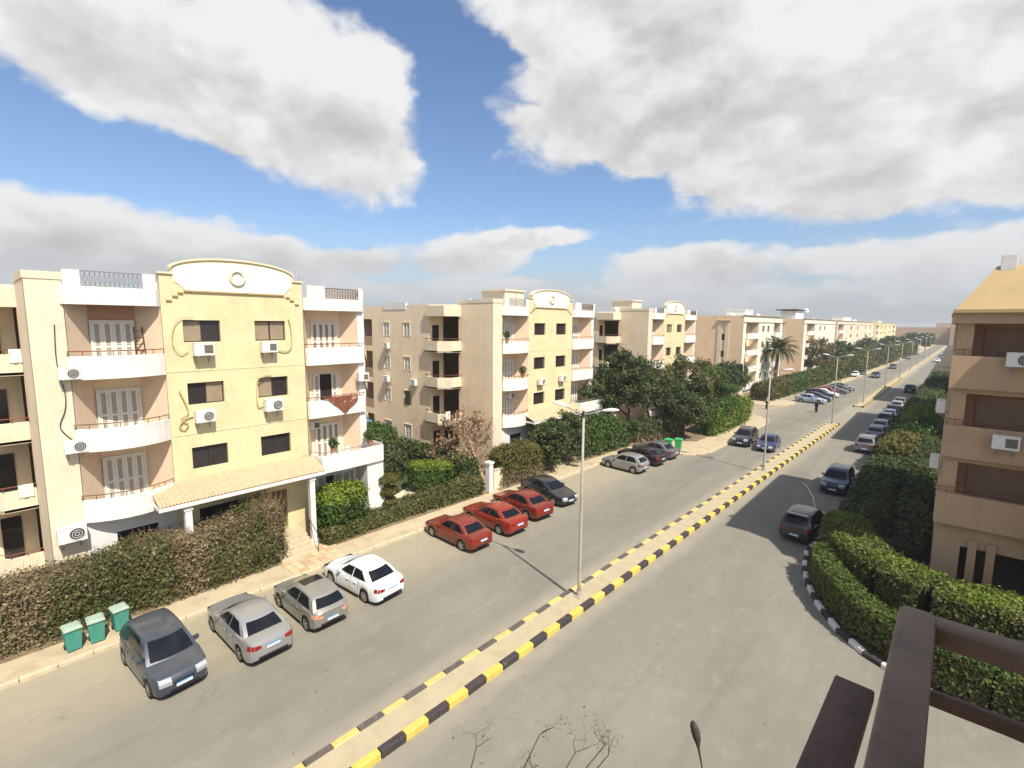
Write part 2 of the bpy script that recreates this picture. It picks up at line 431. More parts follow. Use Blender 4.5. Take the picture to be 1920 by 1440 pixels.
# ------------------------------------------------------------------ ground, roads, pavements
def xm(y): return -11.58 + 0.030*(y-18)            # middle of the median
def xl(y): return -23.3 + 0.022*min(y, 46) if y < 46 else -22.3+0.03*(y-46)   # left kerb of the parking lane
def xr(y): return -4.35 + 0.014*(y-33)             # right kerb

m = bpy.data.materials.new('asphalt'); m.use_nodes = True
t = NT(m.node_tree); b = m.node_tree.nodes['Principled BSDF']
pos = t.n('ShaderNodeNewGeometry').outputs['Position']
sp = t.n('ShaderNodeSeparateXYZ'); t.link(pos, sp.inputs[0])
big = t.noise(t.mapping(pos, (1, 0.35, 1)), 0.35, 6, 0.62)
mid = t.noise(t.mapping(pos, (1, 0.6, 1)), 1.7, 6, 0.65)
fin = t.noise(pos, 22, 3, 0.7)
base = t.ramp(big, [(0.3, (0.175, 0.163, 0.132)), (0.5, (0.212, 0.195, 0.155)), (0.7, (0.248, 0.225, 0.176))])
base = t.mix(t.m('MULTIPLY', t.smooth(mid, 0.5, 0.75), 0.5), base, (0.29, 0.262, 0.212))
base = t.mix(t.m('MULTIPLY', t.smooth(mid, 0.45, 0.25), 0.35), base, (0.15, 0.14, 0.125))
trk = t.noise(t.mapping(pos, (1.3, 0.035, 1)), 1.0, 4, 0.55)
base = t.mix(t.m('MULTIPLY', t.smooth(trk, 0.52, 0.72), 0.40), base, (0.155, 0.145, 0.125))
pat = t.noise(t.mapping(pos, (0.8, 0.5, 1), (3.3, 1.1, 0)), 0.16, 2, 0.4)
base = t.mix(t.m('MULTIPLY', t.smooth(pat, 0.56, 0.60), 0.25), base, (0.165, 0.155, 0.138))
# sand blown against the left kerb and beside the median
xk = t.m('ADD', t.m('MULTIPLY', sp.outputs[1], -0.024), sp.outputs[0])
wig = t.m('MULTIPLY', t.m('SUBTRACT', big, 0.5), 5.0)
sand = t.smooth(t.m('ADD', xk, wig), -17.0, -22.0)
sand = t.m('MULTIPLY', sand, t.m('ADD', 0.55, t.m('MULTIPLY', mid, 0.6)))
base = t.mix(t.m('MULTIPLY', sand, 0.85), base, (0.385, 0.325, 0.218))
xd = t.m('ABSOLUTE', t.m('ADD', t.m('MULTIPLY', t.m('SUBTRACT', sp.outputs[1], 18.0), -0.031), t.m('ADD', sp.outputs[0], 11.58)))
md = t.m('MULTIPLY', t.smooth(xd, 1.9, 0.8), t.m('ADD', 0.3, t.m('MULTIPLY', mid, 0.7)))
base = t.mix(t.m('MULTIPLY', md, 0.65), base, (0.42, 0.36, 0.27))
# faint oil drips and a few dark repairs
sp1 = t.noise(pos, 2.6, 2, 0.5)
base = t.mix(t.m('MULTIPLY', t.smooth(sp1, 0.70, 0.76), 0.55), base, (0.09, 0.085, 0.078))
base = t.mix(t.m('MULTIPLY', t.m('SUBTRACT', fin, 0.35), 0.35), base, (0.36, 0.33, 0.28))
# hairline cracks
vo = t.n('ShaderNodeTexVoronoi', feature='DISTANCE_TO_EDGE'); vo.inputs['Scale'].default_value = 0.22
wv = t.n('ShaderNodeVectorMath', operation='ADD'); nz = t.n('ShaderNodeTexNoise'); nz.inputs['Scale'].default_value = 0.8; nz.inputs['Detail'].default_value = 5
t.link(pos, nz.inputs['Vector']); sc2 = t.n('ShaderNodeVectorMath', operation='SCALE'); sc2.inputs['Scale'].default_value = 2.4
t.link(nz.outputs['Color'], sc2.inputs[0]); t.link(pos, wv.inputs[0]); t.link(sc2.outputs[0], wv.inputs[1]); t.link(wv.outputs[0], vo.inputs['Vector'])
crk = t.m('MULTIPLY', t.smooth(vo.outputs['Distance'], 0.012, 0.003), t.smooth(big, 0.48, 0.62))
base = t.mix(t.m('MULTIPLY', crk, 0.22), base, (0.10, 0.095, 0.085))
t.link(base, b.inputs['Base Color']); b.inputs['Roughness'].default_value = 0.88; b.inputs['Specular IOR Level'].default_value = 0.25
bp = t.n('ShaderNodeBump'); bp.inputs['Strength'].default_value = 0.35; bp.inputs['Distance'].default_value = 0.01
t.link(t.noise(pos, 60, 3, 0.7), bp.inputs['Height']); t.link(bp.outputs[0], b.inputs['Normal'])
ASPH = m
SANDP = mat('sandy_pavement', (0.49, 0.395, 0.255), 0.95, 0.16, 1.1, 0.4, 30, dirt=((0.36, 0.28, 0.18), 1.4, 0.6))
SOIL = mat('garden_soil', (0.23, 0.165, 0.10), 0.97, 0.25, 1.2, 0.6, 20, dirt=((0.12, 0.10, 0.05), 1.6, 0.7))
LAWN = mat('rough_lawn', (0.07, 0.085, 0.028), 0.97, 0.35, 1.5, 0.8, 25, dirt=((0.16, 0.13, 0.06), 1.2, 0.6))
DESERT = mat('desert_ground', (0.34, 0.30, 0.245), 0.97, 0.2, 0.02)
MEDT = mat('median_paving', (0.44, 0.365, 0.235), 0.92, 0.10, 1.6, 0.3, 40, dirt=((0.40, 0.31, 0.20), 1.3, 0.6))

g = MB(); g.box(-1500, 1500, -600, 3200, -1.0, -0.05)
tag(g.build('ground', DESERT), kind='structure')
g = MB()
ys = [-60, -20, 0, 20, 40, 60, 80, 110, 160, 240, 340, 460]
for a, b_ in zip(ys[:-1], ys[1:]):
    g.quad((-60, a, 0), (70, a, 0), (70, b_, 0), (-60, b_, 0))
tag(g.build('road', ASPH), kind='structure')

def slab(name, poly, mat_, z0=-0.05, z1=0.12):
    s = MB(); s.prism(poly, lambda p, q, a: (p, q, a), z0, z1)
    return tag(s.build(name, mat_), kind='structure')
# left pavement with the sidewalk widening before the side street
left_edge = [(xl(y), y) for y in (-60, -20, 0, 12, 24, 36, 44)]
left_edge += [(-20.6, 45.0), (-17.6, 46.2), (-16.5, 48.5), (-16.35, 60), (-16.3, 68.5), (-16.9, 71.0), (-18.2, 72.6), (-20.5, 73.6), (-26, 74.2), (-60, 74.2)]
pav_left = slab('pavement', left_edge + [(-60, -60)], SANDP)
left2 = [(-60, 83.0), (-24, 83.0), (-20.4, 83.6), (-18.0, 85.6), (-17.3, 88.2), (-17.6, 91), (-20.2, 92.5), (-19.8, 110), (-19.0, 128), (-16.0, 130), (-12.6, 200), (-8.5, 320), (-4.5, 450), (-60, 450)]
pav_left2 = slab('pavement', left2, SANDP)
# right corner block
corner = [(70, 20.2), (6.0, 20.25), (2.7, 20.65), (0.3, 21.3), (-1.2, 22.1), (-2.3, 23.2), (-3.2, 24.7), (-3.95, 26.4), (-4.5, 28.3), (-4.75, 30.2), (-4.6, 32.5)]
right_edge = corner + [(xr(y), y) for y in (36, 60, 90, 130, 200, 300, 450)]
DSOIL = mat('shade_dark_soil', (0.075, 0.058, 0.036), 0.97, 0.3, 1.5, 0.6, 20, dirt=((0.05, 0.06, 0.022), 1.8, 0.7))  # garden soil, colour darkened further to stand for the shade by the hedges
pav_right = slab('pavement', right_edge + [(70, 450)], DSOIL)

# kerb stones
def stone_mesh(name, L, Wd, Hh, mt):
    s = MB(); r = 0.035
    prof = [(-Wd/2, -0.03), (Wd/2, -0.03), (Wd/2, Hh-r), (Wd/2-r*0.4, Hh-r*0.35), (Wd/2-r*1.2, Hh), (-Wd/2+r, Hh), (-Wd/2, Hh-r)]
    s.prism(prof, lambda p, q, a: (p, a, q), -L/2, L/2)
    return s.mesh(name, mt)
BL = 0.845
k_y = stone_mesh('kerb_stone', BL-0.03, 0.27, 0.24, KYEL); k_b = stone_mesh('kerb_stone', BL-0.03, 0.27, 0.24, KBLK)
k_y2 = stone_mesh('kerb_stone', BL-0.03, 0.27, 0.24, mat('kerb_yellow_faded', (0.60, 0.46, 0.15), .8, .14, 5, .3, 50, dirt=((0.46, 0.38, 0.25), 2.5, .7)))
k_b2 = stone_mesh('kerb_stone', BL-0.03, 0.27, 0.24, mat('kerb_black_faded', (0.11, 0.092, 0.078), .85, .2, 5, .3, 50, dirt=((0.30, 0.25, 0.18), 3, .7)))
def median(y0, y1, label_kind, hw=0.54):
    s = MB()
    n = int((y1-y0)/6)+1
    yy = [y0+(y1-y0)*i/n for i in range(n+1)]
    s.prism([(xm(y)+hw-0.1, y) for y in yy]+[(xm(y)-hw+0.1, y) for y in yy[::-1]], lambda p, q, a: (p, q, a), -0.05, 0.215)
    o = tag(s.build('median', MEDT), kind='structure')
    k = 0; y = y0+BL/2
    ang = -math.atan(0.031)
    while y < y1:
        jit = random.uniform(-0.012, 0.012)
        for sd, ph in ((1, 0), (-1, 0)):
            me = (k_b if sd > 0 else k_b2) if k % 2 == 0 else (k_y if sd > 0 else k_y2)
            c = link('kerb_stone', me, o, (xm(y)+sd*(hw+0.02)+random.uniform(-0.012, 0.012), y+jit, random.uniform(-0.012, 0.006)), ang + (math.pi if sd < 0 else 0) + random.uniform(-0.012, 0.012))
        y += BL; k += 1
    return o
median(-6.35, 74.2, 'near')
median(92.5, 150, 'far')
s = MB(); s.prism([(xm(151)+.6, 151), (xm(420)+.6, 420), (xm(420)-.6, 420), (xm(151)-.6, 151)], lambda p, q, a: (p, q, a), -0.05, 0.2)
tag(s.build('median', MEDT), kind='structure')
# black and white stones round the right corner
k_w = stone_mesh('kerb_stone', 0.68, 0.22, 0.20, KWHT); k_k = stone_mesh('kerb_stone', 0.68, 0.22, 0.20, KBLK)
path = [Vector((x, y, 0)) for x, y in right_edge[1:]]
dist = 0.0; k = 0; want = 0.3
for a, b_ in zip(path[:-1], path[1:]):
    L = (b_-a).length
    while want < dist+L and k < 110:
        p = a.lerp(b_, (want-dist)/L); d = (b_-a).normalized()
        if p.y < 75:
            link('kerb_stone', k_w if k % 2 else k_k, pav_right, (p.x, p.y, random.uniform(-0.01, 0.008)), math.atan2(d.y, d.x)-math.pi/2+random.uniform(-.015, .015))
        want += 0.70; k += 1
    dist += L
# plain sand-coloured kerb stones on the left
k_s = stone_mesh('kerb_stone', 0.97, 0.20, 0.175, KSAND)
path = [Vector((x, y, 0)) for x, y in left_edge[1:-1]]
dist = 0.0; want = 12.0; k = 0
for a, b_ in zip(path[:-1], path[1:]):
    L = (b_-a).length
    while want < dist+L:
        p = a.lerp(b_, (want-dist)/L); d = (b_-a).normalized()
        link('kerb_stone', k_s, pav_left, (p.x, p.y, random.uniform(-0.03, 0.0)), math.atan2(d.y, d.x)-math.pi/2+random.uniform(-.02, .02))
        want += 1.0
    dist += L
# garden beds behind the pavement
def bed(poly, mt=SOIL, z=0.17): return slab('garden_bed', poly, mt, 0.0, z)
bed([(-24.9, -20), (-24.75, 10.9), (-27.4, 10.9), (-40, 10.9), (-40, -20)])
bed([(-24.75, 13.3), (-24.35, 25.3), (-26.1, 25.3), (-26.1, 13.3)])
bed([(-26.1, 13.3), (-26.1, 25.3), (-40, 25.3), (-40, 13.3)], LAWN)
bed([(-24.1, 26.2), (-23.9, 33.0), (-40, 33.0), (-40, 26.2)])
bed([(-23.9, 36.2), (-23.6, 44.5), (-22.0, 50), (-19.2, 52), (-18.6, 66), (-20, 70), (-40, 70), (-40, 36.2)])
bed([(-21.0, 92.5), (-19.6, 130), (-16, 200), (-40, 200), (-40, 92.5)])
# narrow paved walk through the first garden
s = MB(); s.prism([(-27.2, 16.2), (-26.2, 17.0), (-28.6, 22.6), (-30.8, 25.0), (-32, 24.4), (-29.6, 21.8)], lambda p, q, a: (p, q, a), 0.0, 0.21)
tag(s.build('garden_path', mat('path_concrete', (0.60, 0.52, 0.38), 0.95, 0.12, 2)), kind='structure')

# ------------------------------------------------------------------ apartment blocks on the left
FZ = [1.05, 4.15, 7.22, 10.28]
TOPZ = 13.25
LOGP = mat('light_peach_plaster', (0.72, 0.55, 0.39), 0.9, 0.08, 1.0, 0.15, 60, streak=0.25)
def TX(x0): return lambda u, d, z: (x0+d, u, z)          # wall facing +x
def TYm(y0): return lambda u, d, z: (u, y0-d, z)         # wall facing -y
def TYp(y0): return lambda u, d, z: (u, y0+d, z)         # wall facing +y

def sash_window(root, T, u0, u1, z0, z1, kind, depth=0.2):
    """window: dark frame > two sashes, one glazed, one closed with a tan blind"""
    f = MB(); w = 0.05
    tbox(f, T, u0, u1, -depth, -depth+0.06, z0, z0+w); tbox(f, T, u0, u1, -depth, -depth+0.06, z1-w, z1)
    tbox(f, T, u0, u0+w, -depth, -depth+0.06, z0+w, z1-w); tbox(f, T, u1-w, u1, -depth, -depth+0.06, z0+w, z1-w)
    um = (u0+u1)/2
    tbox(f, T, um-0.03, um+0.03, -depth, -depth+0.07, z0+w, z1-w)
    o = f.build('window', DARKFR, root)
    for i, (a, b) in enumerate(((u0+w, um-0.03), (um+0.03, u1-w))):
        p = MB(); d = -depth+0.02+0.015*i
        p.quad(T(a, d, z0+w), T(b, d, z0+w), T(b, d, z1-w), T(a, d, z1-w))
        k = kind[i]
        p.build('pane' if k == 'g' else 'blind', GLASSW if k == 'g' else CURT, o)
    return o

def shutter_door(root, T, u0, u1, z0, z1, n=4, dark=False, open_leaf=None, depth=0.0):
    f = MB(); w = 0.06
    tbox(f, T, u0-w, u0, depth, depth+0.09, z0, z1+w); tbox(f, T, u1, u1+w, depth, depth+0.09, z0, z1+w); tbox(f, T, u0, u1, depth, depth+0.09, z1, z1+w)
    lw = (u1-u0)/n
    for i in range(n):
        a, b = u0+i*lw, u0+(i+1)*lw
        if open_leaf is not None and i in open_leaf: continue
        for (p, q, r, s_) in ((a+.004, a+.10, z0, z1-.004), (b-.10, b-.004, z0, z1-.004)):
            tbox(f, T, p, q, depth, depth+0.05, r, s_)
        for zz in (z0, (z0+z1)/2-.05, z1-.10):
            tbox(f, T, a+.10, b-.10, depth, depth+0.048, zz, zz+.09)
    o = f.build('shutter_door', SHFR, root)
    for i in range(n):
        a, b = u0+i*lw, u0+(i+1)*lw
        p = MB()
        if open_leaf is not None and i in open_leaf:
            p.quad(T(a, depth+.01, z0), T(b, depth+.01, z0), T(b, depth+.01, z1), T(a, depth+.01, z1)); p.build('dark_opening', VOID, o)
            continue
        nl = 24
        for (za, zb) in ((z0+.02, z1-.02),):
            for j in range(nl):
                zc = za+(zb-za)*j/nl; zd = za+(zb-za)*(j+1)/nl
                p.quad(T(a+.10, depth+.04, zc), T(b-.10, depth+.04, zc), T(b-.10, depth+.012, zd), T(a+.10, depth+.012, zd))
                if j < nl-1: p.quad(T(a+.10, depth+.012, zd), T(b-.10, depth+.012, zd), T(b-.10, depth+.04, zd), T(a+.10, depth+.04, zd))
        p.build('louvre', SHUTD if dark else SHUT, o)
    return o

def railing(par, plan, z, mt, n_post=7, bar_r=0.022):
    s = MB()
    s.tube([(x, y, z) for x, y in plan], bar_r, 6)
    pts = [Vector((x, y, 0)) for x, y in plan]
    tot = sum((b-a).length for a, b in zip(pts[:-1], pts[1:]))
    for i in range(n_post+1):
        d = tot*i/n_post
        for a, b in zip(pts[:-1], pts[1:]):
            L = (b-a).length
            if d <= L+1e-6:
                p = a.lerp(b, min(1, d/L)); break
            d -= L
        s.tube([(p.x, p.y, z-0.22), (p.x, p.y, z)], bar_r*0.7, 5)
    return s.build('railing', mt, par)

def loggia(root, y0, y1, z0, z1, x0=0.0, depth=1.0, splay=0.85, mt=None, cheek=None, door=None, dark=False, open_leaf=None, front_t=0.0):
    """recessed balcony: splayed cheeks, back wall, floor and ceiling"""
    s = MB(); a, b = y0+splay, y1-splay*0.9
    xb = x0-depth
    s.quad((xb, a, z0), (xb, b, z0), (xb, b, z1), (xb, a, z1), 0)
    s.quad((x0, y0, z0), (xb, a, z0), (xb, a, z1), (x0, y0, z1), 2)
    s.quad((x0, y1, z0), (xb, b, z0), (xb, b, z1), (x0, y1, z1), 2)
    s.quad((x0, y0, z0), (x0, y1, z0), (xb, b, z0), (xb, a, z0), 1)
    s.quad((x0, y0, z1), (x0, y1, z1), (xb, b, z1), (xb, a, z1), 0)
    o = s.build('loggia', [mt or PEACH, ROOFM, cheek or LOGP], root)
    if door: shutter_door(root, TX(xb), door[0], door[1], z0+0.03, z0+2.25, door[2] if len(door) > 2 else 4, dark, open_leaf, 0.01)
    return o

def bow(y0, y1, x0, bulge, n=10, ends=0.0):
    return [(x0+ends+bulge*math.sin(math.pi*i/n)**0.8, y0+(y1-y0)*i/n) for i in range(n+1)]

def balcony(root, plan, z, mt, rail=None, h=0.85, under=0.14, th=0.12, floor=True, closex=0.0):
    s = MB(); s.strip(plan, z-under, z+h, th)
    # floor plate
    if floor:
        n = len(plan)
        s.prism([(closex, plan[0][1]+.02)] + [(x-0.02, y) for x, y in plan] + [(closex, plan[-1][1]-.02)], lambda p, q, a: (p, q, a), z-under+.012, z-.01)
    o = s.build('balcony', mt, root)
    if rail:
        inner = [(x-th*0.5, y) for x, y in plan]
        railing(o, inner, z+h+0.20, rail)
    return o

def lattice(root, y0, y1, z0, z1, x, mt):
    s = MB()
    s.box(x-.02, x+.02, y0, y1, z1-.05, z1); s.box(x-.02, x+.02, y0, y1, z0, z0+.04)
    n = int((y1-y0)/0.16)
    for i in range(n+1):
        y = y0+(y1-y0)*i/n
        s.box(x-.012, x+.012, y-.012, y+.012, z0+.04, z1-.05)
        if i < n:
            yb = y0+(y1-y0)*(i+1)/n
            s.tube([(x, y, z0+.04), (x, yb, z1-.05)], .008, 4); s.tube([(x, yb, z0+.04), (x, y, z1-.05)], .008, 4)
    return s.build('roof_railing', mt, root)

AC_MESH = {}
def ac_unit(label, loc, rotz=0.0, kind='split', scale=1.0):
    """outdoor air conditioner on two brackets; local +x faces away from the wall"""
    t_ = thing('air_conditioner', label, 'air conditioner', loc, rotz, 'air conditioners on the facades')
    if kind not in AC_MESH:
        w, h, d = (0.86, 0.58, 0.34)
        c = MB(); c.box(0.14, 0.14+d, -w/2, w/2, 0, h)
        c.box(0.13, 0.14+d+.012, -w/2-.008, w/2+.008, h, h+.03)
        br = MB()
        for yy in (-w*.32, w*.32):
            br.box(0.0, 0.5, yy-.02, yy+.02, -.045, 0.0); br.tube([(0.01, yy, -.32), (0.42, yy, -.045)], .016, 5); br.box(0, .02, yy-.03, yy+.03, -.38, 0)
        gr = MB()
        xx = 0.14+d+.004
        if kind == 'split':
            cy, cz, rr = w*.16, h*.5, .22
            gr.add([(xx, cy+rr*math.cos(a), cz+rr*math.sin(a)) for a in [2*math.pi*i/24 for i in range(24)]], [tuple(range(24))])
            ring = MB()
            for rad in (.24, .15, .07):
                ring.tube([(xx+.012, cy+rad*math.cos(a), cz+rad*math.sin(a)) for a in [2*math.pi*i/20 for i in range(21)]], .010, 4)
        else:
            gr.quad((xx, -.02, .1), (xx, w*.42, .1), (xx, w*.42, h-.08), (xx, -.02, h-.08))
            ring = MB()
            for k in range(6):
                z = .14+k*.065; ring.box(xx, xx+.015, -.02, w*.42, z, z+.014)
        AC_MESH[kind] = [c.mesh('casing', ACW), gr.mesh('fan_opening', ACD), ring.mesh('fan_guard', ACW if kind == 'split' else SHUT), br.mesh('bracket', METAL)]
    ms = AC_MESH[kind]
    cs = link('casing', ms[0], t_); link('fan_opening', ms[1], cs); link('fan_guard', ms[2], cs); link('bracket', ms[3], t_)
    t_.scale = (scale, scale, scale)
    return t_

def hose(label, pts, r=0.017, mt=None):
    s = MB(); P = [Vector(p) for p in pts]
    out_ = []
    for i in range(len(P)-1):
        p0, p1, p2, p3 = P[max(i-1, 0)], P[i], P[i+1], P[min(i+2, len(P)-1)]
        for k in range(8):
            u = k/8
            out_.append(0.5*((2*p1)+(p2-p0)*u+(2*p0-5*p1+4*p2-p3)*u*u+(3*p1-p0-3*p2+p3)*u**3))
    out_.append(P[-1])
    s.tube(out_, r, 6)
    return tag(s.build('insulated_pipe', mt or mat('pipe_wrap', (0.52, 0.42, 0.20), 0.8, 0.1, 4), smooth=60), label, 'pipe', 'air conditioner pipes on the walls')

def gable_block(yc, label, seed, cols, near=False):
    rs = random.Random(seed)
    C_MAIN, C_SIDE, C_BALC, C_SIDEW = cols
    root = thing('apartment_building', label, 'building', (-27.0, yc, 0))
    # ---- central projecting block
    s = MB()
    ops = []
    wins = []
    for fz, (zs0, zs1) in zip(FZ[1:], ((5.38, 6.46), (8.56, 9.62), (11.58, 12.62))):
        for (a, b) in ((-2.49, -0.90), (0.72, 2.30)):
            ops.append((a, b, zs0, zs1)); wins.append((a, b, zs0, zs1))
    g_ops = [(-2.35, -0.55, 1.9, 3.35), (0.75, 1.95, 1.07, 3.3)]
    wall(s, TX(0), -3.3, 3.3, 0, 13.3, ops+g_ops, 0.25)
    s.quad((0, -3.3, 0), (-1.6, -3.3, 0), (-1.6, -3.3, 13.3), (0, -3.3, 13.3)); s.quad((0, 3.3, 0), (-1.6, 3.3, 0), (-1.6, 3.3, 13.3), (0, 3.3, 13.3))
    w0 = s.build('wall', C_MAIN, root)
    s = MB()
    for z in (4.05, 7.12, 10.18): s.box(0.0, 0.018, -3.28, 3.28, z, z+.05)
    s.build('string_course', C_MAIN, root)
    kinds = ['bg', 'bb', 'gb', 'bg', 'gg', 'gg'] if near else [rs.choice(['bg', 'gb', 'bb', 'gg', 'gg']) for _ in range(6)]
    order = [4, 5, 2, 3, 0, 1] if near else range(6)
    for wdw, kd in zip([wins[i] for i in order], kinds): sash_window(root, TX(0), *wdw, kd)
    # ground floor window with an open grille, entrance door
    sash_window(root, TX(0), *g_ops[0], 'gg')
    gr = MB()
    for i in range(9):
        z = 1.92+i*.085; gr.box(.02, .04, -2.35, -.55, z, z+.02)
    gr.build('window_grille', mat('sand_grille', (0.60, 0.48, 0.30), .7), root)
    d = MB(); d.box(-.24, -.20, .75, 1.95, 1.07, 3.3); d.build('door', BROWN, root)
    # pediment
    s = MB(); arc = [(2.85*math.cos(a), 14.92+.63*math.sin(a)) for a in [math.pi*i/24 for i in range(25)]]
    poly = [(-3.3, 13.3), (-3.3, 14.72), (-2.85, 14.72)] + arc[::-1] + [(2.85, 14.72), (3.3, 14.72), (3.3, 13.3)]
    fx = lambda p, q, a: (a, p, q)
    s.prism(poly, fx, -.3, 0.0)
    ped = s.build('pediment', C_MAIN, root)
    s = MB(); arc2 = [(2.72*math.cos(a), 14.90+.52*math.sin(a)) for a in [math.pi*i/24 for i in range(25)]]
    s.prism([(-2.3, 14.02), (-2.5, 14.25), (-2.72, 14.4)] + arc2[::-1] + [(2.72, 14.4), (2.5, 14.25), (2.3, 14.02)], fx, 0.0, .03)
    s.build('white_panel', C_BALC, ped)
    s = MB()
    for a0, a1 in zip(arc[:-1], arc[1:]):
        s.prism([a0, (a0[0]*1.012, a0[1]+.09), (a1[0]*1.012, a1[1]+.09), a1], fx, -.32, .07)
    for sd in (-1, 1): s.box(-.32, .08, min(sd*2.78, sd*3.36), max(sd*2.78, sd*3.36), 14.72, 14.80)
    s.build('cornice', C_SIDE, ped)
    s = MB(); s.box(.0, .09, -2.36, 2.30, 13.95, 14.015)
    for sd in (-1, 1):
        for k, (yy, zz) in enumerate(((2.5, 13.86), (2.72, 13.70), (2.98, 13.50))):
            s.box(.0, .075, sd*yy-.11, sd*yy+.11, zz, zz+.055)
    s.build('moulding', mat('moulding_ochre', (0.45, 0.30, 0.13), .85, .15, 4), ped)
    s = MB(); s.tube([(.05, .32*math.cos(a), 14.72+.34*math.sin(a)) for a in [2*math.pi*i/24 for i in range(25)]], .075, 8)
    md = s.build('medallion', C_SIDE, ped, smooth=60)
    s = MB(); s.add([(.02, .27*math.cos(a), 14.72+.28*math.sin(a)) for a in [2*math.pi*i/20 for i in range(20)]], [tuple(range(20))]); s.build('medallion_disc', OCHRE, ped)
    # ---- left pier and bay
    s = MB(); s.box(-4.0, 0.0, -7.72, -6.62, 0, 14.2)
    s.build('pier', C_SIDE, root)
    s = MB(); s.box(-4.02, .03, -7.76, -6.58, 14.2, 14.5); s.build('pier_cap', C_SIDE, root)
    doors = [None, (-5.75, -4.35), (-5.75, -4.35), (-5.75, -4.35)]
    ceil = [4.0, 7.08, 10.14, TOPZ]
    for i in range(1, 4):
        loggia(root, -6.6, -3.32, FZ[i], ceil[i], mt=SALMON_SHADE if (i == 3 and near) else PEACH, door=(-5.68, -4.22, 4), dark=(i > 5))
        # slab edge between storeys
    for i in range(1, 4):
        bulge = .62 if i < 3 else .45
        plan = bow(-6.66, -3.34, .02, bulge, 12, .12)
        balcony(root, plan, FZ[i], C_BALC, [None, BROWN, BROWN, RUSTR][i], .82, .16)
    s = MB()
    wall(s, TX(0), -6.62, -3.3, 0, 4.0, [(-5.6, -4.05, 1.7, 3.2)], .3); s.build('wall', C_BALC, root)
    sash_window(root, TX(0), -5.6, -4.05, 1.7, 3.2, 'gg')
    # roof terrace front of the left bay
    s = MB(); plan = [(.0, -6.75), (.22, -6.6), (.22, -3.5), (.0, -3.32)]
    s.strip(plan, TOPZ-.02, 13.98, .14); s.box(.08, .22, -6.6, -6.05, 13.98, 14.62); s.box(.08, .22, -3.95, -3.5, 13.98, 14.62)
    o = s.build('roof_parapet', C_BALC, root)
    lattice(o, -6.05, -3.95, 13.98, 14.62, .15, GREYR)
    s = MB(); s.box(-1.4, -.02, -6.62, -3.3, TOPZ, TOPZ+.15); s.box(-4, -1.4, -6.62, 6.9, TOPZ, TOPZ+.15); s.build('roof_slab', ROOFM, root)
    # ---- right bay
    s = MB(); s.box(-4.0, 0.0, 6.68, 7.12, 0, 14.55); s.build('pier', C_BALC, root)
    for i in range(1, 4):
        op = [1, 2] if (near and i == 2) else None
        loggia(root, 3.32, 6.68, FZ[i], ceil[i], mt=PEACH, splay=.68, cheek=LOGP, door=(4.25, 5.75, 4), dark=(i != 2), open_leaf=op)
        if i > 1:
            balcony(root, [(.0, 3.36), (.18, 3.42), (.20, 5.0), (.18, 6.95), (.0, 7.1)], FZ[i], C_BALC, RUSTR if i > 1 else GREYR, .84, .16)
    # deep first-floor terrace and the room below it
    balcony(root, [(.02, 3.4), (.95, 3.62), (1.05, 5.2), (1.0, 7.65), (.5, 7.85), (-1.6, 7.85)], FZ[1], C_BALC, GREYR, .80, .20)
    s = MB(); wall(s, TX(-.4), 3.3, 6.7, 0, 3.95, [(4.0, 6.3, 1.2, 3.3)], .3); s.build('wall', C_BALC, root)
    shutter_door(root, TX(-.72), 4.05, 6.25, 1.22, 3.28, 4, False, [1], .02)
    s = MB(); fl = [(1.0, 0.0), (.95, .9), (.80, 2.0), (.78, 3.93)]
    s.prism([(-1.4, 0), (1.35, 0), (1.05, .9), (.88, 2.0), (.86, 3.94), (-1.4, 3.94)], lambda p, q, a: (p, a, q), 6.55, 7.7)
    s.build('pier', C_BALC, root)
    s = MB(); plan = [(.0, 3.36), (.18, 3.5), (.18, 6.95), (.0, 7.1)]
    s.strip(plan, TOPZ-.02, 13.92, .14); s.box(.05, .19, 3.5, 4.55, 13.92, 14.6); s.box(.05, .19, 6.7, 6.95, 13.92, 14.6)
    o = s.build('roof_parapet', C_BALC, root)
    lattice(o, 4.55, 6.7, 13.92, 14.52, .12, BROWN)
    # ---- entrance canopy with pantiles, columns, steps
    s = MB(); nT = 56
    ca, cb = (-4.35, 3.45)
    pts = []
    for k in range(nT*4+1):
        y = ca+(cb-ca)*k/(nT*4); hgt = .03*math.cos(2*math.pi*k/4)
        pts.append((y, hgt))
    rows = 6
    vs = []
    for r_ in range(rows+1):
        for (y, hgt) in pts:
            x = .0+1.62*r_/rows; yy = y if r_ else max(ca+.45, min(cb-.5, y))
            vs.append((x, yy, 4.98-.62*r_/rows+hgt+.0))
    N = len(pts); fs = [(r_*N+i, r_*N+i+1, (r_+1)*N+i+1, (r_+1)*N+i) for r_ in range(rows) for i in range(N-1)]
    s.add(vs, fs); cano = s.build('canopy', TILE, root)
    s = MB(); s.box(1.50, 1.64, ca, cb, 4.14, 4.31); s.box(.0, 1.5, ca, ca+.1, 4.16, 4.3); s.box(.0, 1.5, cb-.1, cb, 4.16, 4.3); s.box(.02, 1.5, ca+.1, cb-.1, 4.22, 4.27); s.build('fascia', C_BALC, cano)
    for yy in (-3.2, 2.72):
        s = MB(); s.box(1.2, 1.48, yy-.14, yy+.14, 0, 4.15); s.box(1.16, 1.52, yy-.18, yy+.18, 3.9, 4.06); s.box(1.14, 1.54, yy-.2, yy+.2, 0.0, .5); s.build('column', C_BALC, root)
    for k in range(6):
        s = MB(); s.box(.02, .9+.28*(5-k), .55, 2.45, .12+.155*k, .12+.155*(k+1)-.004); s.build('step', KSAND, root)
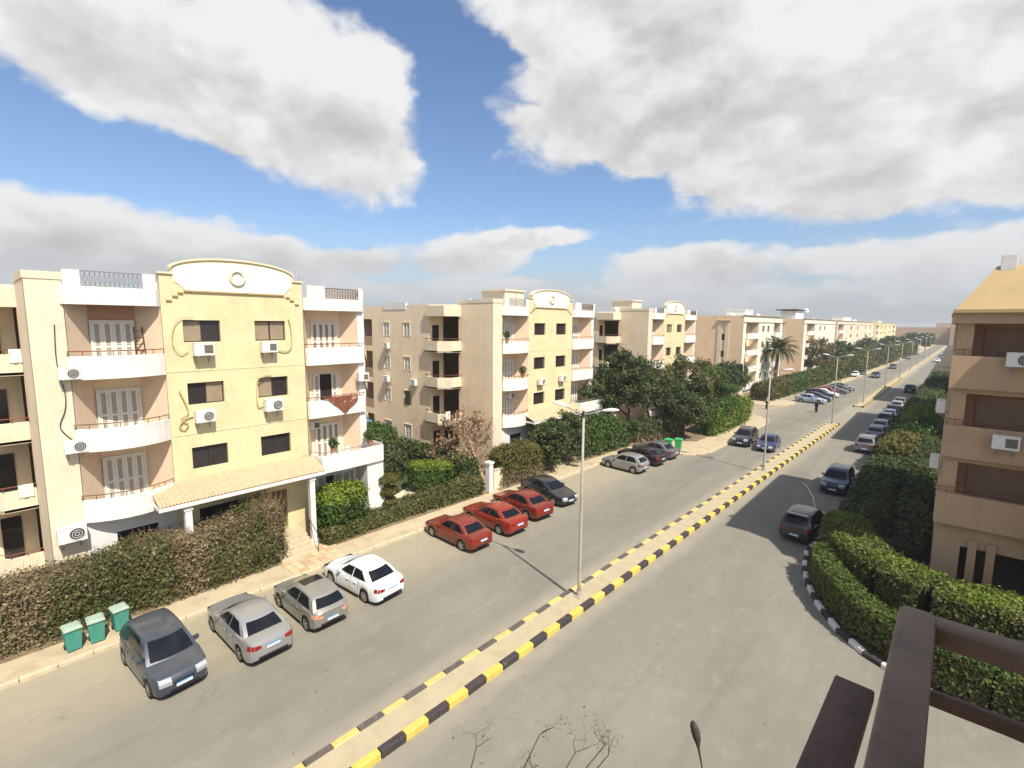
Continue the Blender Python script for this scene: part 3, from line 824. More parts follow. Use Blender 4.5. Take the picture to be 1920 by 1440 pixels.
    s = MB(); s.tube([(.9, 2.5, 2.0), (2.3, 2.5, 1.15)], .025, 6); s.tube([(2.3, 2.5, 1.15), (2.3, 2.5, .15)], .025, 6); s.tube([(1.4, 2.5, 1.7), (1.4, 2.5, .6)], .02, 6); s.build('handrail', DARKFR, root)
    # ---- side walls of the front block
    for T, mt in ((TYm(-7.735), C_SIDEW), (TYp(7.135), C_SIDEW)):
        s = MB(); wall(s, T, -4.0, -.02, 0, 14.15, [], .2); s.build('wall', mt, root)
    # ---- wider rear block
    y0, y1 = -9.3, 8.9
    xf, xb = -4.0, -16.6
    s = MB()
    side_ops = []
    for i in range(4):
        z = FZ[i]
        side_ops += [(-9.6, -8.6, z+1.0, z+2.3), (-12.7, -11.7, z+1.0, z+2.3), (-16.3, -14.6, z+.05, z+2.6)]
    wall(s, TYm(y0), xb, xf-2.0, 0, 14.1, side_ops, .22)
    wall(s, TYp(y1), xb, xf, 0, 14.1, [], .22)
    s.quad((xb, y0, 0), (xb, y1, 0), (xb, y1, 14.1), (xb, y0, 14.1))
    s.quad((xf-2.0, y0, TOPZ), (xf-2.0, y0, 14.1), (xf, -8.3, 14.1), (xf, -8.3, TOPZ))
    s.quad((xf, -8.3, TOPZ), (xf, -8.3, 14.1), (xf, -7.72, 14.1), (xf, -7.72, TOPZ))
    s.quad((xf, 7.12, TOPZ), (xf, y1, TOPZ), (xf, y1, 14.1), (xf, 7.12, 14.1))
    s.quad((xf, 7.12, 0), (xf, 7.6, 0), (xf, 7.6, TOPZ), (xf, 7.12, TOPZ))
    s.build('wall', C_SIDEW, root)
    s = MB(); s.box(xb, xf, y0+.05, y1-.05, TOPZ, TOPZ+.15); s.build('roof_slab', ROOFM, root)
    for k, (a, b, c, d_) in enumerate(side_ops):
        if b-a > 1.2:
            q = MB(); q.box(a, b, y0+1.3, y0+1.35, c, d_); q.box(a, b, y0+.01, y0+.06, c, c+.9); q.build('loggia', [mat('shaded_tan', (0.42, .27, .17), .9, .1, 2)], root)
        else:
            if (k % 5 == 3): sash_window(root, TYm(y0), a, b, c, d_, 'gb', .12)
            else: shutter_door(root, TYm(y0), a+.05, b-.05, c+.05, d_-.05, 2, False, None, -.05)
            q = MB(); q.box(a-.06, b+.06, y0-.06, y0, d_, d_+.07); q.build('lintel', C_SIDEW, root)
    # wing balconies at the two front corners of the rear block
    for sd in (-1, 1):
        ya = -7.72 if sd < 0 else 7.12
        ye = y0 if sd < 0 else y1
        for i in range(4):
            z = FZ[i]; zc = ceil[i] if i else 4.0
            q = MB()
            q.quad((xf-2.0, ya, z), (xf-2.0, ye, z), (xf-2.0, ye, zc), (xf-2.0, ya, zc))
            q.quad((xf, ya, zc), (xf, ye, zc), (xf-2, ye, zc), (xf-2, ya, zc)); q.quad((xf, ya, z-.1), (xf, ye, z-.1), (xf-2, ye, z-.1), (xf-2, ya, z-.1))
            if sd > 0: q.quad((xf, ye, z), (xf-2, ye, z), (xf-2, ye, zc), (xf, ye, zc))
            q.build('loggia', PEACH, root)
            dd = MB(); dm = (ya+ye)/2
            dd.box(xf-1.99, xf-1.95, dm-.45, dm+.25, z, z+2.1); dd.build('door', GLASSW, root)
            if sd < 0: plan = [(xf-2.2, ye-.02), (xf-2.2, ye-.35), (xf-.55, ye-.35), (xf+.32, ye+.45), (xf+.32, ya-.03)]
            else: plan = [(xf+.3, ya+.03), (xf+.32, ye-.6), (xf-.2, ye-.02)]
            bz = MB(); bz.strip(plan, z-.16, z+.80, .12)
            bz.prism([(xf-2.0, ya-.02 if sd < 0 else ya+.02)]+[(px, py) for px, py in (plan if sd > 0 else plan)]+([(xf-2.0, ye)] if sd > 0 else []), lambda p, q_, a: (p, q_, a), z-.14, z-.02)
            bo = bz.build('balcony', C_SIDE if sd < 0 else (C_BALC if rs.random() < .6 else C_SIDE), root)
            railing(bo, plan, z+1.0, RUSTR if rs.random() < .6 else BROWN, 8)
        # roof edge over the wing
        q = MB(); yy0, yy1 = (ye-.3, ya) if sd < 0 else (ya, ye)
        q.box(xf-2.1, xf+.28, yy0, yy1, TOPZ-.12, TOPZ+.75); q.build('roof_parapet', C_SIDE if sd < 0 else C_BALC, root)
    # stair tower and low white parapet box on the roof
    s = MB(); s.box(-10.5, -7.2, 1.6, 4.6, TOPZ+.15, 15.9); s.box(-10.65, -7.05, 1.45, 4.75, 15.9, 16.05); s.build('stair_tower', C_SIDE, root)
    s = MB(); s.box(-12.6, -9.2, y0-.04, y0+.2, 13.75, 14.32); s.build('roof_parapet', C_BALC, root)
    return root

COLS1 = (YELLOW, CREAM, WHITE, PEACH)
gable_block(9.7, 'nearest yellow apartment block with arched white pediment behind the dry hedge', 3, COLS1, True)
gable_block(36.1, 'second apartment block with arched pediment, left side wall of peach plaster in view', 11, COLS1)
gable_block(63.2, 'third apartment block with small arched pediment, half hidden behind green trees', 23, COLS1)

# ---- end-on blocks further up the street
def plain_block(label, y0, y1, x0, cols, bays, wins, depth=11.0, top=14.3, strip_y=None, tower=None, storeys=FZ):
    """bays: (ya, yb) loggia columns on the street face; wins: (ya, yb) window columns"""
    C_MAIN, C_BALC, C_SIDE = cols
    root = thing('apartment_building', label, 'building', (x0, y0, 0), 0.0, 'apartment blocks up the street')
    W_ = y1-y0
    s = MB(); ops = []
    for z in storeys:
        for a, b in bays: ops.append((a, b, z+.05, z+2.75))
        for a, b in wins: ops.append((a, b, z+1.0, z+2.2))
    wall(s, TX(0), 0, W_, 0, top, ops, .3)
    wall(s, TYp(W_), -depth, 0, 0, top, [], .2)
    s.quad((-depth, 0, 0), (-depth, W_, 0), (-depth, W_, top), (-depth, 0, top))
    s.quad((-depth, 0, top-.6), (0, 0, top-.6), (0, W_, top-.6), (-depth, W_, top-.6))
    s.build('wall', C_MAIN, root)
    s = MB(); so = []
    if strip_y:
        for z in storeys[1:]: so.append((strip_y-.3, strip_y+.3, z-.4, z+.7))
    wall(s, TYm(0), -depth, 0, 0, top, so, .2); s.build('wall', C_SIDE, root)
    if strip_y:
        q = MB()
        q.box(strip_y-1.0, strip_y-.32, -.12, -.01, 0, top-1.0); q.box(strip_y+.32, strip_y+1.0, -.12, -.01, 0, top-1.0)
        q.build('stair_strip', CREAM, root)
        q = MB(); q.box(strip_y-1.2, strip_y+1.2, -.3, 0, top-1.0, top-.85); q.build('canopy', OCHRE, root)
        for (a, b, c, d) in so:
            q = MB(); q.box(a, b, .1, .14, c, d); q.build('window', GLASSW, root)
    for z in storeys:
        for a, b in bays:
            q = MB(); q.box(-1.6, -1.55, a, b, z+.05, z+2.75); q.box(-1.6, -.3, a-.02, a+.02, z, z+2.75); q.box(-1.6, -.3, b-.02, b+.02, z, z+2.75); q.build('loggia', PEACH, root)
            q = MB(); q.box(-1.54, -1.5, a+(b-a)*.3, a+(b-a)*.75, z+.05, z+2.2); q.build('door', GLASSW, root)
            q = MB(); q.box(.3, .42, a-.15, b+.15, z-.2, z+.85); q.box(-.3, .3, a-.15, a-.03, z-.2, z+.85); q.box(-.3, .3, b+.03, b+.15, z-.2, z+.85); q.box(-.3, .3, a-.03, b+.03, z-.18, z); q.build('balcony', C_BALC, root)
        for a, b in wins: sash_window(root, TX(0), a, b, z+1.0, z+2.2, random.choice(['gg', 'gb', 'bg']))
    s = MB(); s.box(-.1, .22, -.1, W_+.1, top, top+.12); s.box(.02, .12, 0, W_, top-1.2, top-1.1); s.build('cornice', OCHRE, root)
    if tower:
        for (a, b, h) in tower:
            s = MB(); s.box(-6, -2.5, a, b, top-.6, top+h); s.box(-6.1, -2.4, a-.1, b+.1, top+h, top+h+.12); s.build('stair_tower', C_BALC, root)
    return root

B4 = plain_block('peach apartment block behind the palm tree, with a pale stair strip on its side', 92.6, 120, -27, (PALE, WHITE, PEACH2), [(1.6, 9.4), (20.5, 25.6)], [(12, 13.4), (15.6, 17)], strip_y=-3.4, tower=[(9, 14, 1.2)])
B5 = plain_block('peach apartment block with dark-roofed rooftop hut beyond the palm tree', 142, 188, -27, (PALE, WHITE, PEACH2), [(3.2, 13.5)], [(20, 22), (27, 29)], strip_y=-5.2, tower=[(2, 11, 1.9)])
s = MB(); s.box(-7, -2, 1, 12, 16.5, 16.75); s.build('hut_roof', DARKFR, B5)
B6 = plain_block('long cream apartment block with rows of small dark windows far up the street', 192, 300, -27, (CREAM, WHITE, PEACH), [(2, 13)], [(30, 34), (48, 52), (74, 78), (92, 96)], tower=[(30, 50, 1.6), (56, 66, 1.0)])
B7 = plain_block('farthest pale yellow apartment block on the left side of the street', 306, 440, -27, (YELLOW, WHITE, PEACH), [(4, 16), (108, 124)], [(30, 36), (52, 58), (80, 86)], tower=[(40, 60, 1.2)])
B8 = plain_block('small hazy tan block closing the far end of the street', 470, 520, 2, (TANW, TANW, TANW), [(6, 16)], [(24, 28), (36, 40)], depth=40, top=12)
for (lab, y0, x0, w, tp, mt) in (('low brown house beside the far end of the street', 452, 26, 20, 13, TANW), ('far cream block behind the last yellow block', 460, -40, 40, 15, CREAM), ('grey distant block right of the vanishing street', 620, 16, 60, 16, TANW)):
    plain_block(lab, y0, y0+w, x0, (mt, mt, mt), [(3, 8)], [(12, 15)], depth=24, top=tp)

# ------------------------------------------------------------------ right hand block
def right_block(label, x0, y0, y1, wing=True):
    """corner of the block: street side faces -x, the end wall faces -y"""
    root = thing('apartment_building', label, 'building', (x0, y0, 0), 0.0, 'apartment blocks on the right')
    L = y1-y0; Wd = 12.0
    fz = [1.7, 4.95, 8.0, 11.1]   # parapet bottoms + floors
    flo = [0.6, 4.2, 7.28, 10.35]
    s = MB()
    ops = []
    for z in flo[1:]: ops.append((.5, 3.3, z+.9, z+2.42))
    ops.append((.9, 3.4, .3, 2.8))
    wall(s, TYm(0), 0.0, 3.75, 0, 13.2, ops, .3)
    ops2 = [(a, a+2.8, z+.9, z+2.5) for z in flo[1:] for a in (2.0, 8.5)]
    wall(s, lambda u, d, z: (-d, u, z), 0, L, 0, 13.2, ops2, .3)
    s.quad((0, L, 0), (Wd, L, 0), (Wd, L, 13.2), (0, L, 13.2))
    s.quad((0, 0, 13.2), (Wd, 0, 13.2), (Wd, L, 13.2), (0, L, 13.2))
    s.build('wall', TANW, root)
    for z in flo[1:]:
        q = MB(); q.quad((.3, 1.5, z), (3.75, 1.5, z), (3.75, 1.5, z+3), (.3, 1.5, z+3)); q.quad((.3, .3, z+2.6), (3.75, .3, z+2.6), (3.75, 1.5, z+2.6), (.3, 1.5, z+2.6)); q.quad((.3, .3, z), (3.75, .3, z), (3.75, 1.5, z), (.3, 1.5, z)); q.quad((.3, .3, z), (.3, 1.5, z), (.3, 1.5, z+2.6), (.3, .3, z+2.6))
        q.build('loggia', mat('warm_tan_plaster', (0.58, 0.33, 0.19), .9, .08, 1), root)
        q = MB(); q.box(-.12, 3.72, -.32, -.05, z-.42, z+1.0); q.box(-.12, .02, -.05, .8, z-.42, z+1.0)
        bo = q.build('balcony', TANW, root)
        railing(bo, [(-.04, -.2), (1.8, -.2), (3.7, -.2)], z+1.26, RUSTR, 14, .02)
        q = MB(); q.box(.9, 3.2, 1.42, 1.47, z+.02, z+2.2); q.build('door', mat('door_brown', (0.40, .26, .17), .6), root)
        for a in (2.0, 8.5):
            q = MB(); q.box(.24, .28, a, a+2.8, z+.9, z+2.5); q.build('window', GLASSW, root)
    # ground-floor void
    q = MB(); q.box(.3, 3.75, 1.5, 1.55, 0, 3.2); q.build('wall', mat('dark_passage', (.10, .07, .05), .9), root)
    for xx in (1.15, 1.75):
        q = MB(); q.box(xx, xx+.28, -.15, .13, 0, 3.2); q.build('pillar', TANW, root)
    # lower fascia band and the sloping plaster crown of the roof
    q = MB(); q.box(-.2, 3.8, -.38, -.02, 12.75, 13.32); q.box(-.2, .0, -.02, L, 12.75, 13.32); q.build('fascia', TANW, root)
    q = MB()
    a0, b0, c0 = (-.5, -.75, 13.32), (Wd, -.75, 13.32), (Wd, L, 13.32)
    zt = 15.2
    q.quad((-.2, -.6, 13.3), (Wd, -.6, 13.3), (Wd, .75, zt), (1.0, .75, zt))
    q.quad((-.2, -.6, 13.3), (1.0, .75, zt), (1.0, L-1, zt), (-.2, L, 13.3))
    q.quad((1.0, .75, zt), (Wd, .75, zt), (Wd, L-1, zt), (1.0, L-1, zt))
    q.quad((-.2, -.6, 13.3), (Wd, -.6, 13.3), (Wd, L, 13.3), (-.2, L, 13.3))
    q.quad((-.2, L, 13.3), (1.0, L-1, zt), (Wd, L-1, zt), (Wd, L, 13.3))
    cr = q.build('roof_crown', OCHRE, root)
    q = MB(); q.box(-.24, Wd, -.64, -.59, 13.2, 13.34); q.box(-.24, -.19, -.59, L, 13.2, 13.34); q.build('roof_edge', OCHRE, root)
    q = MB(); q.box(1.1, 1.55, .6, .9, 15.0, 15.62); q.box(1.7, 2.0, .9, 1.2, 15.18, 15.5); q.build('chimney_block', WHITE, root)
    if wing:
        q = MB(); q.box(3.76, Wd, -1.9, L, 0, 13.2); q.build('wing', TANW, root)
        q = MB(); q.prism([(-2.6, 13.3), (L, 13.3), (L, 15.0), (-1.2, 15.0)], lambda p, q_, a: (a, p, q_), 3.5, Wd+.2); q.build('wing_roof', OCHRE, root)
    return root
right_block('tan apartment block at the right edge with a sloping ochre roof', 0.4, 29.2, 43.0)
for lab, a, b_ in (('second tan block on the right, hidden behind the first one', 62, 84), ('third tan block on the right further up', 101, 124)):
    r_ = thing('apartment_building', lab, 'building', (2.0, a, 0), 0.0, 'apartment blocks on the right')
    q = MB(); q.box(0, 12, 0, b_-a, 0, 13.6); q.build('wall', TANW, r_)
    q = MB(); q.box(-.4, 12.4, -.4, b_-a+.4, 13.6, 14.4); q.build('roof_crown', OCHRE, r_)

# ------------------------------------------------------------------ cars
def lerp(pts, x):
    if x <= pts[0][0]: return pts[0][1]
    for (a, b), (c, d) in zip(pts[:-1], pts[1:]):
        if x <= c:
            u = (x-a)/(c-a); u = u*u*(3-2*u)*0.5+u*0.5
            return b+(d-b)*u
    return pts[-1][1]
CAR = {   # length, width, height, wheelbase, front axle from nose, cowl x, roof front, roof rear, rear glass base (from nose)
    'sedan': dict(L=4.45, W=1.74, H=1.46, wb=2.62, fa=.86, cowl=1.28, rf=2.02, rr=3.28, rb=3.86, belt=.93, deck=.98, hood=.74),
    'sedan2': dict(L=4.60, W=1.78, H=1.46, wb=2.70, fa=.92, cowl=1.30, rf=2.10, rr=3.40, rb=4.05, belt=.95, deck=1.02, hood=.76),
    'hatch': dict(L=4.02, W=1.70, H=1.50, wb=2.50, fa=.80, cowl=1.12, rf=1.85, rr=3.50, rb=3.88, belt=.95, deck=.98, hood=.76),
    'mpv': dict(L=4.02, W=1.74, H=1.64, wb=2.60, fa=.76, cowl=.98, rf=1.72, rr=3.55, rb=3.90, belt=.98, deck=1.02, hood=.84),
    'suv': dict(L=4.45, W=1.84, H=1.70, wb=2.65, fa=.88, cowl=1.25, rf=1.95, rr=3.95, rb=4.32, belt=1.08, deck=1.12, hood=.95),
}
WHEELS = {}
def wheel_meshes(r, kind):
    if (r, kind) in WHEELS: return WHEELS[(r, kind)]
    ty = MB(); n = 24; w = .10
    prof = [(r*.66, -w), (r*.93, -w), (r, -w*.7), (r, w*.7), (r*.93, w), (r*.66, w)]
    vs = []; fs = []
    for i in range(n):
        a = 2*math.pi*i/n
        for (rr, yy) in prof: vs.append((rr*math.cos(a), yy, rr*math.sin(a)))
    k = len(prof)
    for i in range(n):
        for j in range(k-1): fs.append((i*k+j, i*k+j+1, ((i+1) % n)*k+j+1, ((i+1) % n)*k+j))
    ty.add(vs, fs)
    rim = MB(); ns = 5 if kind == 0 else 7
    for sd in (-1, 1):
        for i in range(n):
            a, b = 2*math.pi*i/n, 2*math.pi*(i+1)/n
            rim.quad((r*.68*math.cos(a), sd*w*.95, r*.68*math.sin(a)), (r*.68*math.cos(b), sd*w*.95, r*.68*math.sin(b)), (r*.56*math.cos(b), sd*w*.88, r*.56*math.sin(b)), (r*.56*math.cos(a), sd*w*.88, r*.56*math.sin(a)))
        for i in range(ns):
            a = 2*math.pi*i/ns; da = .24 if ns == 5 else .17
            rim.quad((r*.60*math.cos(a-da*.7), sd*w*.9, r*.60*math.sin(a-da*.7)), (r*.60*math.cos(a+da*.7), sd*w*.9, r*.60*math.sin(a+da*.7)), (r*.10*math.cos(a+1.2), sd*w*.98, r*.10*math.sin(a+1.2)), (r*.10*math.cos(a-1.2), sd*w*.98, r*.10*math.sin(a-1.2)))
        rim.add([(r*.15*math.cos(2*math.pi*i/10), sd*w*1.0, r*.15*math.sin(2*math.pi*i/10)) for i in range(10)], [tuple(range(10))])
    back = MB()  # dark disc behind the spokes stands for the shaded wheel hollow
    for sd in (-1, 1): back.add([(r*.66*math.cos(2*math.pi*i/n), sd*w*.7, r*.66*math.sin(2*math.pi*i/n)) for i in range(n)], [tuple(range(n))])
    me = ty.mesh('tyre', RUBBER); me.shade_smooth(); me.set_sharp_from_angle(angle=R(40))
    WHEELS[(r, kind)] = (me, rim.mesh('rim', RIM), back.mesh('shade_disc', ACD))
    return WHEELS[(r, kind)]

CAR_CACHE = {}
def car_meshes(kind, pm, opts):
    key = (kind, pm.name, opts)
    if key in CAR_CACHE: return CAR_CACHE[key]
    P = CAR[kind]; L, W, Hh = P['L'], P['W'], P['H']; X0 = L/2
    nose = lambda d: X0-d                      # distance from nose -> local x
    hw = W/2; wr = .31 if kind != 'suv' else .35
    fx, rx = nose(P['fa']), nose(P['fa']+P['wb'])
    top = [(-X0, P['deck']-.22), (-X0+.10, P['deck']-.05), (-X0+.22, P['deck'])] if kind.startswith('sedan') else [(-X0, P['deck']-.12), (-X0+.12, P['deck'])]
    top += [(nose(P['rb']), P['deck'] if kind.startswith('sedan') else P['belt']+.02), (nose(P['rr'])*.5, P['belt']), (nose(P['cowl']), P['belt']-.01), (nose(.45), P['hood']+.02), (nose(.16), P['hood']-.03), (nose(.05), P['hood']-.10), (X0, P['hood']-.20)]
    top = sorted(top)
    wid = [(-X0, hw*.74), (-X0+.10, hw*.88), (-X0+.35, hw*.97), (-X0+.9, hw), (X0-1.1, hw), (X0-.5, hw*.965), (X0-.22, hw*.90), (X0-.07, hw*.78), (X0, hw*.60)]
    bot = [(-X0, .36), (-X0+.15, .27), (-X0+.5, .21), (X0-.5, .21), (X0-.12, .24), (X0, .30)]
    ra = wr+.055
    xs = set(np.linspace(-X0, X0, 30).round(3).tolist()) | {-X0+.05, -X0+.1, -X0+.18, X0-.05, X0-.1, X0-.18, X0-.3}
    for c in (fx, rx): xs |= {round(c+ra*math.cos(a), 3) for a in np.linspace(0, math.pi, 15)}
    xs = sorted(xs)
    def sec(x):
        zt = lerp(top, x); w = lerp(wid, x); zb = lerp(bot, x)
        for c in (fx, rx):
            if abs(x-c) < ra: zb = max(zb, wr+math.sqrt(max(0, ra*ra-(x-c)**2)))
        h = zt-zb
        fr = [(0, .955), (.10, .985), (.38, 1.0), (.66, .985), (.90, .955), (.985, .905)]
        pts = [(w*k, zb+h*f) for f, k in fr]
        pts += [(w*.60, zt+.022), (w*.28, zt+.034), (0, zt+.038)]
        return pts
    body = MB(); vs = []; n = 17
    for x in xs:
        p = sec(x)
        full = [(x, -a, z) for a, z in p] + [(x, a, z) for a, z in p[-2::-1]]
        vs += full
    fs = []
    for i in range(len(xs)-1):
        for k in range(n-1): fs.append((i*n+k, i*n+k+1, (i+1)*n+k+1, (i+1)*n+k))
    fs.append(tuple(range(n))[::-1]); fs.append(tuple((len(xs)-1)*n+k for k in range(n)))
    body.add(vs, fs)
    # cabin
    xa, xb_, xc, xd = nose(P['cowl']), nose(P['rf']), nose(P['rr']), nose(P['rb'])
    zb0 = P['belt']-.02; zr = Hh-.05
    def surf(side, u, t_):
        """side F/B/L/R, u along the edge 0..1, t_ 0 at belt .. 1 at roof"""
        hb = hw*.90*(1-t_)+hw*.69*t_ + .018*math.sin(math.pi*t_)
        ss = 1.0 if side in 'FB' else (2*u-1)
        z = zb0+(zr-zb0)*t_-.075*t_*t_*ss*ss
        xf_ = xa+(xb_-xa)*t_+.035*math.sin(math.pi*t_); xr_ = xd+(xc-xd)*t_-.03*math.sin(math.pi*t_)
        if side == 'F': y = -hb+2*hb*u; return Vector((xf_+.15*(1-(2*u-1)**2), y*.985, z))
        if side == 'B': y = hb-2*hb*u; return Vector((xr_-.11*(1-(2*u-1)**2), y*.985, z))
        x = xf_+(xr_-xf_)*u if side == 'L' else xr_+(xf_-xr_)*u
        bul = .02*math.sin(math.pi*u)
        return Vector((x, (hb+bul)*(1 if side == 'L' else -1), z))
    cab = MB(); ring_n = 0; lv = [0, .25, .5, .75, 1.0]
    order = [('F', 6), ('L', 10), ('B', 6), ('R', 10)]
    vs = []
    for t_ in lv:
        ring = []
        for sd, k in order:
            for i in range(k): ring.append(surf(sd, i/k, t_))
        ring_n = len(ring); vs += [tuple(p) for p in ring]
    roof_in = []
    c = Vector((sum(v[0] for v in vs[-ring_n:])/ring_n, 0, 0))
    for sc, dz in ((.90, .032), (.65, .048), (.3, .054)):
        for p in vs[(len(lv)-1)*ring_n:len(lv)*ring_n]:
            hl_ = abs(xb_-xc)/2; s2 = min(1.0, ((p[0]-c.x)/hl_)**2); vs.append((c.x+(p[0]-c.x)*sc, p[1]*sc, p[2]+dz+.075*s2*(1-sc*sc)))
    fs = []
    for i in range(len(lv)+2):
        for k in range(ring_n): fs.append((i*ring_n+k, i*ring_n+(k+1) % ring_n, (i+1)*ring_n+(k+1) % ring_n, (i+1)*ring_n+k))
    fs.append(tuple((len(lv)+2)*ring_n+k for k in range(ring_n)))
    cab.add(vs, fs)
    def panel(sd, u0, u1, t0, t1, off=.008, su=5, st=4, slant=(0, 0)):
        q = MB(); g_ = []
        for j in range(st+1):
            t_ = t0+(t1-t0)*j/st
            for i in range(su+1):
                ua = u0+slant[0]*(j/st); ub = u1+slant[1]*(j/st)
                u = ua+(ub-ua)*i/su
                p = surf(sd, u, t_); e = 1e-3
                du = surf(sd, u+e, t_)-surf(sd, u-e, t_); dt = surf(sd, u, t_+e)-surf(sd, u, t_-e)
                nn = du.cross(dt).normalized()
                if nn.dot(Vector((p.x-c.x, p.y, .2))) < 0: nn = -nn
                g_.append(tuple(p+nn*off))
        q.add(g_, [(j*(su+1)+i, j*(su+1)+i+1, (j+1)*(su+1)+i+1, (j+1)*(su+1)+i) for j in range(st) for i in range(su)])
        return q
    glass = {}
    glass['windscreen'] = [panel('F', .07, .93, .10, .93)]
    glass['rear_window'] = [panel('B', .09, .91, .14 if kind.startswith('sedan') else .22, .92)]
    sl = P['cowl']; um = .50
    glass['side_window'] = [panel('L', .12, um-.015, .14, .90, slant=(.03, 0)), panel('L', um+.015, .90, .14, .90, slant=(0, -.05)), panel('R', .10, 1-um-.015, .14, .90, slant=(.05, 0)), panel('R', 1-um+.015, .88, .14, .90, slant=(0, -.03))]
    parts = {}
    parts['body'] = (body.mesh('body', pm), 35)
    parts['cabin'] = (cab.mesh('cabin', BLACK if 'blackroof' in opts else pm), 35)
    for k, v in glass.items(): parts[k] = [q.mesh(k, GLASS) for q in v]
    # lamps, plates, trims
    zh = P['hood']-.17
    def at_side(x, f0, f1, x1, off=.012):
        """patch on the left flank between stations x..x1 and section heights f0..f1"""
        q = MB(); g_ = []
        for i in range(5):
            xx = x+(x1-x)*i/4; pp = sec(xx); zt = pp[-1][1]-.038; zb = pp[0][1]
            for j in range(4):
                z = f0+(f1-f0)*j/3; z = min(z, zt-.01)
                # width at this height
                ws = [(pz, pw) for pw, pz in pp[:6]]
                w = lerp(ws, z)
                g_.append((xx, w+off, z))
        q.add(g_, [(i*4+j, i*4+j+1, (i+1)*4+j+1, (i+1)*4+j) for i in range(4) for j in range(3)])
        return q
    hl = MB()
    hl.prism([(.0, zh-.11), (.015, zh+.03), (-.10, zh+.115), (-.30, zh+.13), (-.34, zh+.02), (-.26, zh-.09)], lambda p, q, a: (X0+.03+p-.22*max(0, a-.40), a, q+.012), hw*.42, hw*.82)
    parts['headlight'] = hl.mesh('headlight', HEADL)
    tl = at_side(-X0+.005, P['deck']-.28, P['deck']-.10, -X0+.26 if kind != 'mpv' else -X0+.16)
    zt0 = P['deck']-.27 if kind.startswith('sedan') else P['deck']-.33
    tl.prism([(-hw*.72, zt0), (-hw*.48, zt0+.03), (-hw*.48, zt0+.11), (-hw*.72, zt0+.15)], lambda p, q, a: (a, -p, q), -X0-.022, -X0+.06)
    parts['taillight'] = tl.mesh('tail_light', TAILL if 'amber' not in opts else AMBER)
    q = MB(); q.box(-X0-.025, -X0+.02, -.26, .26, P['deck']-.34, P['deck']-.21) if kind.startswith('sedan') else q.box(-X0-.025, -X0+.02, -.26, .26, .50, .63)
    zz = (P['deck']-.34, P['deck']-.21) if kind.startswith('sedan') else (.50, .63)
    pl = MB(); pl.box(-X0-.034, -X0-.02, -.24, .24, zz[0], zz[0]+.085, 0); pl.box(-X0-.034, -X0-.02, -.24, .24, zz[0]+.085, zz[1], 1)
    pf = MB(); pf.box(X0+.0, X0+.012, -.24, .24, .42, .505, 0); pf.box(X0+.0, X0+.012, -.24, .24, .505, .55, 1); parts['plate_f'] = pf.mesh('number_plate', [PLATE, PLATEB])
    parts['plate'] = pl.mesh('number_plate', [PLATE, PLATEB])
    gr = MB(); gr.box(X0-.10, X0+.006, -hw*.34, hw*.34, P['hood']-.34, P['hood']-.22); parts['grille'] = gr.mesh('grille', BLACK)
    gr = MB(); gr.box(X0-.08, X0+.004, -hw*.5, hw*.5, .30, .40); parts['vent'] = gr.mesh('front_vent', BLACK)
    gr = MB(); gr.box(-X0-.012, -X0+.05, -hw*.6, hw*.6, .37, .44); parts['bumper'] = gr.mesh('bumper_trim', BLACK)
    ub = MB(); ub.box(-X0+.25, X0-.25, -hw*.72, hw*.72, .19, .55); ub.box(-X0+.1, X0-.2, -hw*.86, hw*.86, .45, .75)
    parts['underbody'] = ub.mesh('underbody', BLACK)
    mi = MB(); mx = nose(P['cowl']+.42)
    mi.add([(mx+.08, .0, .0), (mx+.08, .19, .02), (mx+.05, .2, .15), (mx+.06, 0.02, .14), (mx-.04, .0, .0), (mx-.06, .17, .02), (mx-.06, .18, .14), (mx-.04, 0.02, .13)], [(0, 1, 2, 3), (4, 7, 6, 5), (0, 4, 5, 1), (3, 2, 6, 7), (1, 5, 6, 2), (0, 3, 7, 4)])
    parts['mirror'] = mi.mesh('mirror', pm)
    ha = MB(); ha.box(-.09, .09, 0, .03, -.018, .018); parts['handle'] = ha.mesh('door_handle', pm)
    se = MB()
    for sd in (1, -1):
        for d in (P['cowl']+.12, (P['cowl']+P['rb'])/2-.12, P['fa']+P['wb']-.42):
            x = nose(d); pp = sec(x)
            for (a, za), (b, zb) in zip(pp[1:5], pp[2:6]): se.quad((x-.008, sd*(a+.003), za), (x+.008, sd*(a+.003), za), (x+.008, sd*(b+.003), zb), (x-.008, sd*(b+.003), zb))
    parts['seam'] = se.mesh('door_seam', BLACK)
    rt = MB(); rt.box(0, 0, 0, 0, 0, 0)
    parts['geo'] = (wr, fx, rx, hw, surf, sec, nose, P)
    for k in ('body', 'cabin'):
        me, ang = parts[k]; me.shade_smooth(); me.set_sharp_from_angle(angle=R(ang))
    for k in ('windscreen', 'rear_window', 'side_window'):
        for me in parts[k]: me.shade_smooth()
    CAR_CACHE[key] = parts
    return parts

